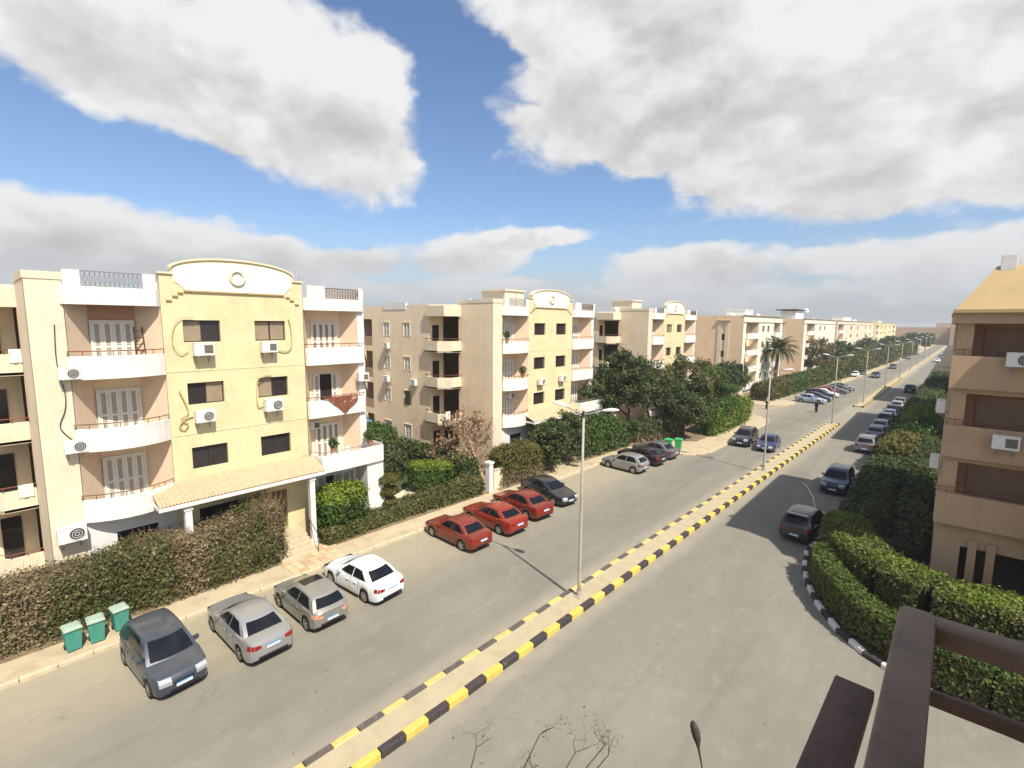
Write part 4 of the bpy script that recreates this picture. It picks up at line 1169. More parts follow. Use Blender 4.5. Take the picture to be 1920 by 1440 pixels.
def car(label, kind, pm, x, y, heading, opts=(), rim=0, cat='car', detail=2, group='parked cars'):
    p = car_meshes(kind, pm, tuple(opts))
    wr, fx, rx, hw, surf, sec, nose, P = p['geo']
    root = thing('parked_car' if group.startswith('parked') else 'moving_car', label, cat, (x, y, 0.0), heading, group)
    body = link('body', p['body'][0], root)
    cab = link('cabin', p['cabin'][0], root)
    link('windscreen', p['windscreen'][0], root); link('rear_window', p['rear_window'][0], root)
    for me in p['side_window']: link('side_window', me, root)
    ty, ri, bk = wheel_meshes(wr, rim)
    for wx in (fx, rx):
        for sd in (-1, 1):
            w = link('wheel', ty, root, (wx, sd*(hw-.125), wr))
            link('rim', ri, w); link('shade_disc', bk, w)
    link('underbody', p['underbody'], root)
    for sd in (1, -1):
        for k in ('headlight', 'taillight'):
            o = link('headlight' if k == 'headlight' else 'tail_light', p[k], root); o.scale = (1, sd, 1)
        mz = P['belt']-.01; my = sec(nose(P['cowl']+.42))[4][0]-.06
        o = link('mirror', p['mirror'], root, (0, sd*my, mz)); o.scale = (1, sd, 1)
        if detail > 1:
            for hx in (nose((P['cowl']+P['rb'])/2+.05-.32), nose(P['fa']+P['wb']-.62)):
                o = link('door_handle', p['handle'], root, (hx, sd*(hw-.012), P['belt']-.16)); o.scale = (1, sd, 1)
    link('number_plate', p['plate'], root); link('number_plate', p['plate_f'], root); link('grille', p['grille'], root); link('front_vent', p['vent'], root); link('bumper_trim', p['bumper'], root)
    if detail > 1: link('door_seam', p['seam'], body)
    if 'sunroof' in opts:
        q = MB(); zr = P['H']+.0; q.box(nose(P['rf']+.62), nose(P['rf']+.12), -.42, .42, zr-.02, zr+.012); q.build('sunroof', GLASS, root)
    if 'rack' in opts:
        for sd in (-1, 1):
            q = MB(); q.tube([(nose(P['rf']+.1), sd*hw*.62, P['H']-.03), (nose(P['rf']+.2), sd*hw*.62, P['H']+.05), (nose(P['rr']-.1), sd*hw*.62, P['H']+.05), (nose(P['rr']), sd*hw*.62, P['H']-.03)], .02, 6); q.build('roof_rail', METAL, root)
    if 'spoiler' in opts:
        q = MB(); q.box(nose(P['rr']+.32), nose(P['rr']-.02), -hw*.6, hw*.6, P['H']-.02, P['H']+.02); q.build('spoiler', pm, root)
    return root

PT_SLATE = paint('paint_slate_blue', (0.045, 0.058, 0.078), .35, .2, .12)
PT_SILVER = paint('paint_silver', (0.33, 0.325, 0.315), .32, .35, .15)
PT_CHAMP = paint('paint_champagne', (0.29, 0.275, 0.24), .34, .35, .2)
PT_WHITE = paint('paint_white', (0.78, 0.78, 0.78), .25, 0, .05)
PT_RED = paint('paint_red', (0.19, 0.022, 0.008), .36, .0, .05)
PT_RED2 = paint('paint_bright_red', (0.25, 0.022, 0.008), .32, .0, .03)
PT_RED3 = paint('paint_deep_red', (0.18, 0.018, 0.008), .34, .0, .04)
PT_BLACK = paint('paint_black', (0.018, 0.018, 0.02), .25, .1, .12)
PT_MAROON = paint('paint_maroon', (0.022, 0.010, 0.011), .25, .1, .10)
PT_NAVY = paint('paint_navy', (0.022, 0.026, 0.05), .25, .2, .10)
PT_BLUE = paint('paint_blue', (0.026, 0.034, 0.11), .25, .2, .08)
PT_GREY = paint('paint_grey', (0.17, 0.17, 0.175), .32, .4, .2)
PT_LBLUE = paint('paint_pale_blue', (0.36, 0.44, 0.55), .3, .2, .1)
PI = math.pi
car('dark slate-blue people carrier parked nose out beside the teal bins', 'mpv', PT_SLATE, -20.35, 4.05, R(4), rim=1)
car('silver grey sedan parked nose in beside the slate-blue people carrier', 'sedan2', PT_SILVER, -20.05, 6.85, R(181))
car('champagne silver hatchback with a sunroof between the silver and white sedans', 'hatch', PT_CHAMP, -19.95, 9.35, R(180), ('sunroof', 'amber'))
car('white sedan with black rear window parked in front of the entrance path', 'sedan', PT_WHITE, -20.0, 12.0, R(184), rim=1)
car('dull red sedan, nearest of the three red cars', 'sedan', PT_RED, -20.45, 18.55, R(178))
car('bright red sedan in the middle of the three red cars', 'sedan2', PT_RED2, -20.35, 21.55, R(176), rim=1)
car('deep red sedan, farthest of the three red cars', 'sedan2', PT_RED3, -20.55, 24.5, R(173), rim=1)
car('black sedan parked nose out next to the red cars', 'sedan2', PT_BLACK, -20.75, 27.7, R(-9))
car('old silver hatchback, first of the group near the green bins', 'hatch', PT_SILVER, -20.15, 38.0, R(176), rim=1)
car('dark maroon sedan squeezed between two silver cars near the green bins', 'sedan', PT_MAROON, -20.2, 41.2, R(175))
car('silver sedan beside the green bins, last of its group', 'sedan', PT_GREY, -20.2, 44.1, R(174))
car('black off-road car with roof rails parked along the widened pavement', 'suv', PT_BLACK, -15.2, 55.2, R(-88), ('rack',))
car('blue sedan driving towards the camera next to the median', 'sedan', PT_BLUE, -12.75, 54.6, R(-86), group='moving cars')
car('black hatchback with red tail lights parked by the clipped corner hedge', 'suv', PT_BLACK, -5.5, 33.5, R(87), ('spoiler',))
car('dark navy car parked in the shade behind the black hatchback', 'suv', PT_NAVY, -5.35, 44.6, R(-91))
car('grey off-road car with a dark rear window on the right kerb', 'suv', PT_GREY, -5.05, 60.8, R(89), ('rack',), detail=1)
for k, (yy, pm, kd, lab) in enumerate(((68.5, PT_GREY, 'sedan', 'grey sedan just beyond the grey off-road car on the right'), (73.6, PT_SILVER, 'sedan2', 'silver sedan in the middle of the shaded right row'), (78.6, PT_BLACK, 'suv', 'black tall car in the shaded right row'), (83.8, PT_WHITE, 'sedan', 'white sedan in the right row where the sun falls again'), (88.8, PT_MAROON, 'sedan', 'dark maroon sedan in the sunlit end of the right row'), (94, PT_SILVER, 'hatch', 'silver hatchback near the end of the right row'), (99, PT_GREY, 'sedan2', 'grey sedan at the end of the right row'), (121, PT_BLACK, 'suv', 'black car parked alone far up the right kerb'))):
    car(lab, kd, pm, xr(yy)-1.15, yy, R(90+random.uniform(-2, 2)), detail=1)
for k, (xx, yy, hd, pm, kd, lab) in enumerate(((-15.8, 92.6, -8, PT_LBLUE, 'sedan', 'pale blue sedan, first of the cluster behind the walking person'), (-15.6, 96.0, -5, PT_BLACK, 'sedan2', 'black sedan second in the far left cluster'), (-15.6, 99.2, 4, PT_NAVY, 'suv', 'navy tall car in the far left cluster'), (-15.4, 102.4, 3, PT_WHITE, 'sedan', 'white sedan in the far left cluster'), (-16.4, 105.6, 178, PT_RED2, 'hatch', 'red hatchback in the far left cluster'), (-15.0, 109.0, 4, PT_GREY, 'sedan2', 'grey sedan in the far left cluster'), (-14.8, 112.4, 2, PT_BLACK, 'sedan', 'black sedan at the far end of the left cluster'), (-14.6, 116, 2, PT_SILVER, 'sedan', 'silver sedan last in the far left cluster'))):
    car(lab, kd, pm, xx, yy, R(hd), detail=1)
car('dark purple-blue car driving far up the left carriageway', 'sedan', PT_NAVY, -12.2, 150, R(-89), detail=1, group='moving cars')
car('black car driving far ahead near the vanishing point', 'sedan', PT_BLACK, -11.2, 186, R(-89), detail=1, group='moving cars')
for k, (xx, yy, pm, lab) in enumerate(((-16.2, 148, PT_WHITE, 'white car parked under the far left hedge'), (-15.6, 156, PT_BLACK, 'black car parked under the far left hedge'), (-12.5, 232, PT_WHITE, 'white car far up the street on the left'), (-10.2, 246, PT_SILVER, 'silver car far up the street on the left'), (-1.6, 232, PT_WHITE, 'white car far up the street on the right'), (-1.0, 262, PT_GREY, 'grey car far up the street on the right'), (-9.0, 290, PT_WHITE, 'tiny white car at the far end of the street'))):
    car(lab, 'sedan', pm, xx, yy, R(-88), detail=1)

# ------------------------------------------------------------------ street lamps
def lamp_parts():
    s = MB()
    s.tube([(0, 0, .2), (0, 0, .9), (0, 0, 4.5), (0, 0, 8.72)], [.09, .085, .07, .05], 10); pole = s.mesh('pole', LAMPM); pole.shade_smooth()
    s = MB(); s.box(-.2, .2, -.2, .2, .18, .26); s.cyl((0, 0), .13, .12, .26, .5, 10); base = s.mesh('base', LAMPM)
    s = MB(); s.tube([(0, 0, 8.66), (.5, 0, 8.80), (.95, 0, 8.93)], .035, 8); s.cyl((0, 0), .085, .07, 8.55, 8.8, 8); arm = s.mesh('arm', LAMPM)
    s = MB(); vs = []; n = 10
    prof = [(0, .05, .03), (.12, .12, .07), (.35, .17, .10), (.60, .17, .09), (.76, .11, .06), (.82, .04, .02)]
    for x, w, h in prof:
        for i in range(n):
            a = 2*PI*i/n; zz = math.sin(a)*h; zz = zz if zz > 0 else zz*.45
            vs.append((.85+x, math.cos(a)*w, 8.93+x*.14+zz))
    fs = [(i*n+k, i*n+(k+1) % n, (i+1)*n+(k+1) % n, (i+1)*n+k) for i in range(len(prof)-1) for k in range(n)] + [tuple(range(n))[::-1], tuple((len(prof)-1)*n+k for k in range(n))]
    s.add(vs, fs); head = s.mesh('lamp_head', LAMPW); head.shade_smooth()
    return pole, base, arm, head
LP = lamp_parts()
LAMPS = [(17.94, 'nearest double-armed street lamp standing on the striped median'), (45.07, 'second double-armed street lamp on the median, near the blue car'), (73.02, 'third street lamp, at the end of the near striped median'), (97.33, 'fourth street lamp, first one beyond the junction'), (124, 'fifth street lamp along the median'), (151, 'sixth street lamp along the median'), (178, 'seventh street lamp along the median'), (205, 'eighth street lamp far up the median'), (232, 'ninth street lamp far up the median'), (259, 'farthest street lamp on the median')]
for yy, lab in LAMPS:
    t_ = thing('street_lamp', lab, 'street lamp', (xm(yy), yy, 0), R(random.uniform(-4, 4)), 'street lamps on the median')
    link('pole', LP[0], t_); link('base', LP[1], t_)
    for k in (0, 1):
        a = link('arm', LP[2], t_, rotz=k*PI); link('lamp_head', LP[3], a)
t_ = thing('lamp_post', 'thin pale post standing in the trees left of the junction', 'post', (-24.7, 86, 0))
s = MB(); s.tube([(0, 0, 0), (0, 0, 7.6)], [.07, .045], 8); s.build('pole', LAMPW, t_)
s = MB(); s.tube([(0, 0, 7.55), (.5, 0, 7.75), (.9, 0, 7.78)], .035, 6); s.build('arm', LAMPW, t_)

# ------------------------------------------------------------------ bins
def bin_(label, x, y, rz, body_m, lid_m, group, sc=1.0):
    t_ = thing('wheeled_bin', label, 'bin', (x, y, .12), rz, group)
    w, d, h = .54, .56, .92
    s = MB(); vs = []
    for z, k in ((.06, .80), (.55, .92), (h, 1.0)):
        vs += [(-d/2*k, -w/2*k, z), (d/2*k, -w/2*k, z), (d/2*k, w/2*k, z), (-d/2*k, w/2*k, z)]
    s.add(vs, [(0, 1, 2, 3)]+[(i*4+k, i*4+(k+1) % 4, (i+1)*4+(k+1) % 4, (i+1)*4+k) for i in range(2) for k in range(4)])
    s.box(-d/2*1.05, d/2*1.06, -w/2*1.06, w/2*1.06, h-.05, h)
    s.build('body', body_m, t_)
    s = MB(); vs = []
    for z, k in ((h+.005, 1.08), (h+.05, 1.08), (h+.11, .86), (h+.125, .6)):
        vs += [(-d/2*k-.02, -w/2*k, z), (d/2*k+.03, -w/2*k, z-(.02 if z > h+.1 else 0)), (d/2*k+.03, w/2*k, z-(.02 if z > h+.1 else 0)), (-d/2*k-.02, w/2*k, z)]
    s.add(vs, [(0, 1, 2, 3)[::-1], (12, 13, 14, 15)]+[(i*4+k, i*4+(k+1) % 4, (i+1)*4+(k+1) % 4, (i+1)*4+k) for i in range(3) for k in range(4)])
    s.build('lid', lid_m, t_)
    s = MB(); s.tube([(-d/2-.06, -w/2*.8, h-.02), (-d/2-.06, w/2*.8, h-.02)], .022, 6); s.build('handle', BLACK, t_)
    for sd in (-1, 1):
        s = MB(); s.tube([(-d/2*.7, sd*w*.40, .1), (-d/2*.7, sd*w*.46, .1)], .1, 12); s.build('wheel', RUBBER, t_)
    t_.scale = (sc, sc, sc)
bin_('teal wheeled bin, leftmost of the three by the hedge', -23.95, 2.02, R(4), BINM, BINL, 'teal bins by the hedge', .95)
bin_('teal wheeled bin in the middle of the three by the hedge', -23.95, 2.72, R(-2), BINM, BINL, 'teal bins by the hedge', .95)
bin_('teal wheeled bin half behind the slate-blue people carrier', -24.2, 3.5, R(5), BINM, BINL, 'teal bins by the hedge', .95)
bin_('green wheeled bin beside the last silver car, left one of the pair', -19.9, 46.4, R(10), BING, BING, 'green bins by the widened pavement', 1.15)
bin_('green wheeled bin, right one of the pair by the widened pavement', -19.2, 47.2, R(10), BING, BING, 'green bins by the widened pavement', 1.15)

# ------------------------------------------------------------------ paved path from the entrance to the kerb
s = MB(); s.box(-25.1, -23.3, 10.2, 13.0, .0, .125)
ep = tag(s.build('entrance_path', KSAND), kind='structure')
tl_mats = [mat('paver_a', (0.50, 0.33, 0.19), .9, .1, 3), mat('paver_b', (0.56, 0.40, 0.24), .9, .1, 3), mat('paver_c', (0.60, 0.45, 0.28), .9, .1, 3)]
tms = []
for mm in tl_mats:
    q = MB(); q.box(-.19, .19, -.19, .19, 0, .03); tms.append(q.mesh('paver', mm))
for i in range(7):
    for j in range(7):
        link('paver', random.choice(tms), ep, (-25.75+i*.4, 10.35+j*.4, .125+random.uniform(-.006, .004)), random.uniform(-.01, .01))

# ------------------------------------------------------------------ camera's own balcony rail (dark wood)
t_ = thing('balcony_railing', 'dark wooden balcony railing in the near right corner', 'railing', (0, 0, 0))
zr = H_EYE-.75
def plank(name, a, b, w, h, mt, rnd=True, jag=False):
    """board from a to b, top face at a.z/b.z"""
    a, b = Vector(a), Vector(b); d = (b-a).normalized(); sdv = Vector((d.y, -d.x, 0))
    s = MB(); r = min(w, h)*.22
    prof = [(-w/2, -h), (w/2, -h), (w/2, -r), (w/2-r*.3, -r*.3), (w/2-r, 0), (-w/2+r, 0), (-w/2+r*.3, -r*.3), (-w/2, -r)]
    st = [0, .02, .3, .6, .98, 1.0]
    vs = []
    for k, u in enumerate(st):
        sc = .86 if (rnd and k in (0, len(st)-1)) else 1.0
        c = a.lerp(b, u)
        for p, q in prof:
            vs.append(tuple(c+sdv*p*sc+Vector((0, 0, q*(1.0) - (r*.7 if sc < 1 and q > -h*.5 else 0)))))
    n = len(prof)
    fs = [(i*n+k, i*n+(k+1) % n, (i+1)*n+(k+1) % n, (i+1)*n+k) for i in range(len(st)-1) for k in range(n)] + [tuple(range(n))[::-1], tuple((len(st)-1)*n+k for k in range(n))]
    s.add(vs, fs)
    return s.build(name, mt, t_, smooth=40)
plank('handrail', (-.018, .15, zr), (.008, 1.66, zr), .078, .05, WOOD)
plank('side_board', (-.150, .15, zr-.15), (-.098, 1.44, zr-.15), .085, .028, WOOD2, rnd=False)
plank('front_handrail', (-.03, 1.62, zr-.006), (2.6, 1.62, zr-.006), .075, .05, WOOD)
plank('front_lower_bar', (.02, 1.63, zr-.205), (2.6, 1.63, zr-.205), .03, .035, WOOD2)
for (x, y) in ((.008, 1.62), (1.3, 1.62)):
    s = MB(); s.box(x-.022, x+.022, y-.022, y+.022, zr-1.0, zr-.045); s.build('post', WOOD2, t_)
t_ = thing('apartment_building', 'own block of the viewer, outside the picture behind the dark wooden railing', 'building', (0, 0, 0))
s = MB(); s.box(2.9, 15, -16, -1.1, 0, 17.2); s.build('wall', TANW, t_)
for k, z in enumerate((zr-1.15, zr+2.0, zr-4.3, zr-7.4)):
    s = MB(); s.box(-.25, 5.5, -1.1, 1.85, z, z+.15); s.build('balcony_slab', TANW, t_)
s = MB(); s.box(2.9, 5.5, -1.1, 1.5, zr-1.0, zr+2.0); s.build('wall', TANW, t_)

# ------------------------------------------------------------------ plants
def leaf_mesh(name, pts, nrm, size, mt, aspect=1.7, curl=.12, jitter=.9):
    """one folded leaf (a kite of two triangles) per point"""
    n = len(pts)
    pts = np.asarray(pts, float); nrm = np.asarray(nrm, float)
    nn = nrm + rng.normal(0, jitter, (n, 3)); nn /= np.linalg.norm(nn, axis=1)[:, None]+1e-9
    tt = rng.normal(0, 1, (n, 3)); tt -= nn*np.sum(tt*nn, axis=1)[:, None]; tt /= np.linalg.norm(tt, axis=1)[:, None]+1e-9
    bb = np.cross(nn, tt)
    sz = (np.asarray(size)*rng.uniform(.65, 1.25, n)**2)[:, None]
    v = np.empty((n, 4, 3))
    v[:, 0] = pts - tt*sz*aspect*.5
    v[:, 1] = pts + bb*sz*.5 + nn*sz*curl
    v[:, 2] = pts + tt*sz*aspect*.5
    v[:, 3] = pts - bb*sz*.5 + nn*sz*curl
    me = bpy.data.meshes.new(name)
    me.vertices.add(n*4); me.vertices.foreach_set('co', v.reshape(-1))
    me.loops.add(n*4); me.loops.foreach_set('vertex_index', np.arange(n*4, dtype=np.int32))
    me.polygons.add(n); me.polygons.foreach_set('loop_start', np.arange(0, n*4, 4, dtype=np.int32))
    me.polygons.foreach_set('loop_total', np.full(n, 4, dtype=np.int32))
    me.materials.append(mt); me.update(); me.validate()
    return me

def vnoise(p, sc, seed=0):
    """cheap smooth 3-D noise from summed sines"""
    r_ = np.random.default_rng(seed); o = np.zeros(len(p))
    for k in range(6):
        d = r_.normal(0, 1, 3); d /= np.linalg.norm(d)
        o += np.sin(p@d*sc*(1+.55*k)+r_.uniform(0, 6.28))/(1+.5*k)
    return o/3.0

def hedge_pts(path, width, h0, h1, n, seed, top_bias=.4, rough=.14, lump=1.4, round_=.35):
    """points on the skin of a hedge running along a plan path; heights per path point optional"""
    P_ = np.asarray(path, float)
    seg = np.linalg.norm(np.diff(P_[:, :2], axis=0), axis=1); cum = np.concatenate([[0], np.cumsum(seg)])
    r_ = np.random.default_rng(seed)
    s_ = r_.uniform(0, cum[-1], n)
    i = np.clip(np.searchsorted(cum, s_)-1, 0, len(seg)-1); u = (s_-cum[i])/seg[i]
    c = P_[i, :2]+(P_[i+1, :2]-P_[i, :2])*u[:, None]
    d = (P_[i+1, :2]-P_[i, :2])/seg[i][:, None]; nv = np.stack([-d[:, 1], d[:, 0]], 1)
    hh = (P_[i, 2]+(P_[i+1, 2]-P_[i, 2])*u) if P_.shape[1] > 2 else np.full(n, h1)
    # taper in at both ends
    endd = np.minimum(s_, cum[-1]-s_); tap = np.clip(endd/.5, .35, 1)**.5
    face = r_.uniform(0, 1, n)
    top = face < top_bias
    cap = r_.uniform(0, 1, n) < min(.3, .9*width/cum[-1])
    capend = r_.uniform(0, 1, n) < .5
    v = np.where(top, r_.uniform(-1, 1, n), np.sign(r_.uniform(-1, 1, n)))
    z = np.where(top, 1.0, r_.uniform(0, 1, n)**.8)
    w = width/2*tap
    zz = h0+(hh-h0)*z
    rr = np.where(~top, 1-round_*np.clip((z-.75)/.25, 0, 1)**2*.5, 1)
    x = c+nv*(w*v*rr)[:, None]
    zz = np.where(top, zz-(hh-h0)*.10*np.abs(v)**4, zz)
    p = np.column_stack([x, zz])
    ec = np.where(capend[:, None], P_[0, :2], P_[-1, :2]); d0 = (P_[1, :2]-P_[0, :2])/seg[0]; d1 = (P_[-1, :2]-P_[-2, :2])/seg[-1]
    ed = np.where(capend[:, None], -d0, d1); en = np.stack([-ed[:, 1], ed[:, 0]], 1)
    eh = (np.where(capend, P_[0, 2], P_[-1, 2]) if P_.shape[1] > 2 else np.full(n, h1))
    cu = r_.uniform(-1, 1, n); cz = r_.uniform(0, 1, n)
    cp = np.column_stack([ec+en*(width*.45*cu)[:, None]+ed*(.12*(1-cu**2))[:, None], h0+(eh-h0)*cz*(1-.12*cu**4)])
    p = np.where(cap[:, None], cp, p)
    nr = np.column_stack([nv*np.where(top, 0.25*v, v)[:, None], np.where(top, 1.0, .25)])
    nr = np.where(cap[:, None], np.column_stack([ed, np.full(n, .2)]), nr)
    disp = rough*vnoise(p, lump*2.0, seed+1)+rough*.6*r_.normal(0, 1, n) - rough*1.2*np.abs(r_.normal(0, 1, n))*.6
    p += nr/np.linalg.norm(nr, axis=1)[:, None]*disp[:, None]
    p[:, 2] = np.maximum(p[:, 2], .15)
    return p, nr

def core_mesh(path, width, h0, h1, mt):
    s = MB(); P_ = [tuple(q) for q in path]
    n = len(P_)
    for a, b in zip(P_[:-1], P_[1:]):
        A, B = Vector((a[0], a[1], 0)), Vector((b[0], b[1], 0)); d = (B-A).normalized(); nv = Vector((-d.y, d.x, 0))*width/2
        ha = a[2] if len(a) > 2 else h1; hb = b[2] if len(b) > 2 else h1
        ps = []
        for q, hh in ((A, ha), (B, hb)):
            ps += [tuple(q-nv*.9+Vector((0, 0, h0))), tuple(q+nv*.9+Vector((0, 0, h0))), tuple(q+nv*.8+Vector((0, 0, hh))), tuple(q-nv*.8+Vector((0, 0, hh)))]
        s.add(ps, [(0, 1, 2, 3), (7, 6, 5, 4), (0, 4, 5, 1), (1, 5, 6, 2), (2, 6, 7, 3), (3, 7, 4, 0)])
    return s
CORE = mat('hedge_twig_shade', (0.045, 0.038, 0.018), .97, .3, 6, .8, 25)  # solid twig filler, darkened for the shade inside the foliage
CORED = mat('dry_twig_shade', (0.11, 0.07, 0.04), .97, .3, 6, .8, 25)  # drier twig filler, its inner shade likewise in the colour

def hedge(label, path, width, h, mt, n, size=.10, seed=1, h0=.15, cat='hedge', group=None, top_bias=.4, rough=.14, mixmt=None, mixf=None, stems=0, core=CORE, lump=1.4, name='hedge', core_k=.72, aspect=1.7, jit=.6):
    root = thing(name, label, cat, (0, 0, 0), 0.0, group)
    p, nr = hedge_pts(path, width, h0, h, n, seed, top_bias, rough, lump)
    if mixmt is not None:
        sel = mixf(p) + rng.normal(0, .22, len(p)) > 0
        link('foliage', leaf_mesh('foliage', p[~sel], nr[~sel], size, mt, aspect, jitter=jit), root)
        if sel.any(): link('dry_foliage' if mixmt is LF_DRY else 'light_foliage', leaf_mesh('dry_foliage', p[sel], nr[sel], size*.9, mixmt, aspect*1.2, jitter=jit), root)
    else:
        link('foliage', leaf_mesh('foliage', p, nr, size, mt, aspect, jitter=jit), root)
    if core is not None:
        pc = [(q[0], q[1], h0+(q[2]-h0)*(core_k+.12)) if len(q) > 2 else (q[0], q[1], h0+(h-h0)*(core_k+.12)) for q in path]
        a_, b_ = Vector(pc[0][:2]), Vector(pc[1][:2]); q_ = a_+(b_-a_).normalized()*min(.45, (b_-a_).length*.4); pc[0] = (q_.x, q_.y, pc[0][2])
        a_, b_ = Vector(pc[-1][:2]), Vector(pc[-2][:2]); q_ = a_+(b_-a_).normalized()*min(.45, (b_-a_).length*.4); pc[-1] = (q_.x, q_.y, pc[-1][2])
        core_mesh(pc, width*core_k, h0*.8, 0, core).build('twig_shade_core', core, root)
    if stems:
        s = MB(); r_ = random.Random(seed)
        for k in range(stems):
            u = r_.uniform(0, len(path)-1.001); i = int(u); a, b = path[i], path[i+1]; f = u-i
            x = a[0]+(b[0]-a[0])*f; y = a[1]+(b[1]-a[1])*f; hh = (a[2] if len(a) > 2 else h)
            ox = r_.uniform(-.5, .5)*width
            pts = [(x+ox*.4, y, .1)]
            for j in range(1, 5): pts.append((x+ox*(.4+.2*j)+r_.uniform(-.12, .12), y+r_.uniform(-.3, .3)*j*.4, .1+hh*1.06*j/4*r_.uniform(.9, 1.06)))
            s.tube(pts, [.028, .022, .016, .011, .005], 4)
        s.build('stems', TWIG if core is CORED or mixmt else BARK, root)
    return root

# --- big ragged hedge in front of the nearest block, half of it dried out
def dry_zone(p):
    y = p[:, 1]
    f = np.sin(y*1.35+.6)*.30 + np.sin(y*3.1+1)*.14 + .33*np.clip((p[:, 2]-1.9), -1, 1.2) - .12
    f += np.where((y > 8.3) & (y < 10.9), -.45+.25*(p[:, 2] < 1.6)+.3*(y < 8.8), 0) + np.where((y > 4.0) & (y < 5.7), -.65, 0) + np.where((y > 6.0) & (y < 8.3), .45, 0) + np.where((y < 1.6), .12, 0)
    return f + .5*vnoise(p, 1.6, 5)
hp = [(-26.0, -7, 2.5), (-25.9, -2, 2.6), (-25.85, 1, 2.65), (-25.8, 3, 2.55), (-25.7, 4.4, 2.95), (-25.6, 5.6, 2.9), (-25.6, 6.6, 2.75), (-25.55, 7.9, 3.0), (-25.6, 8.8, 3.35), (-25.6, 9.8, 3.45), (-25.65, 10.45, 3.0)]
hedge('large ragged hedge, partly dried brown, in front of the nearest yellow block', hp, 1.75, 3.2, LF_HEDGE, 95000, .066, 3, mixmt=LF_DRY, mixf=dry_zone, stems=900, core=CORED, rough=.24, top_bias=.33, lump=1.1, core_k=.42)
# --- clipped bush next to the entrance, bright on top
def blob_pts(c, r, n, seed, rough=.12, lump=2.0, zmin=.1, flat=0.0, fill=.25):
    r_ = np.random.default_rng(seed)
    d = r_.normal(0, 1, (n, 3)); d /= np.linalg.norm(d, axis=1)[:, None]
    if flat: # squarish clipped form
        d = np.sign(d)*np.abs(d)**(1-flat); d /= np.max(np.abs(d), axis=1)[:, None]**flat * np.linalg.norm(d, axis=1)[:, None]**(1-flat)
    rad = 1+rough*vnoise(d*3, lump, seed)+rough*.6*r_.normal(0, 1, n)-fill*r_.uniform(0, 1, n)**2.2
    p = np.asarray(c)+d*np.asarray(r)*rad[:, None]
    k = p[:, 2] > zmin
    return p[k], d[k]
def bush(label, c, r, mt, n, size=.09, seed=1, flat=0.0, rough=.12, cat='bush', name='bush', mixmt=None, mixf=None, group=None, core=True, aspect=1.7, stem=True):
    root = thing(name, label, cat, (c[0], c[1], 0), 0.0, group)
    cc = (0, 0, c[2])
    p, d = blob_pts(cc, r, n, seed, rough, flat=flat)
    if mixmt is not None:
        sel = mixf(p) + rng.normal(0, .2, len(p)) > 0
        link('foliage', leaf_mesh('foliage', p[~sel], d[~sel], size, mt, aspect), root); link('foliage_top', leaf_mesh('foliage_top', p[sel], d[sel], size, mixmt, aspect), root)
    else: link('foliage', leaf_mesh('foliage', p, d, size, mt, aspect), root)
    if core:
        s = MB(); vs = []; nu, nv = 10, 7
        for j in range(nv+1):
            for i in range(nu):
                th = PI*j/nv; ph = 2*PI*i/nu
                vs.append((r[0]*.72*math.sin(th)*math.cos(ph), r[1]*.72*math.sin(th)*math.sin(ph), c[2]+r[2]*.72*math.cos(th)))
        s.add(vs, [(j*nu+i, j*nu+(i+1) % nu, (j+1)*nu+(i+1) % nu, (j+1)*nu+i) for j in range(nv) for i in range(nu)]); s.build('twig_shade_core', CORE, root)
    if stem:
        s = MB(); s.tube([(0, 0, .0), (.02, .03, max(.2, c[2]-r[2]*.5))], [.07, .05], 6); s.build('trunk', BARK, root)
    return root
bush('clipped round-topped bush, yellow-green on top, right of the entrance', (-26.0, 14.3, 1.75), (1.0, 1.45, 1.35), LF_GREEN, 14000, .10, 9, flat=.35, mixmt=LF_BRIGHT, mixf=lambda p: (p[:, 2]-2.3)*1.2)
# --- low hedge along the pavement of the first garden
hedge('low loose hedge along the pavement between entrance and white gate post', [(-25.4, 12.95, .95), (-25.5, 15, .95), (-25.5, 18, 1.05), (-25.3, 21, 1.25), (-25.1, 23.2, 1.5), (-24.9, 24.6, 1.35)], 1.15, 1.1, LF_HEDGE, 26000, .09, 13, rough=.16, mixmt=LF_DRY, mixf=lambda p: -.62+.5*vnoise(p, 2.2, 8), stems=60)
# --- topiary tree
t_ = thing('topiary_tree', 'small topiary tree with three clipped tiers beside the white wall', 'tree', (-26.2, 17.7, 0))
s = MB(); s.tube([(0, 0, .1), (.03, 0, 1.2), (-.02, .03, 2.6)], [.05, .04, .025], 6); s.build('trunk', PALEBARK, t_)
for k, (zc, rr, hh) in enumerate(((2.62, .72, .32), (1.82, .66, .28), (1.15, .56, .22))):
    p, d = blob_pts((0, 0, zc), (rr, rr, hh), 2200, 40+k, .12, zmin=0)
    link('foliage', leaf_mesh('foliage', p, d, .075, LF_OLIVE), t_)
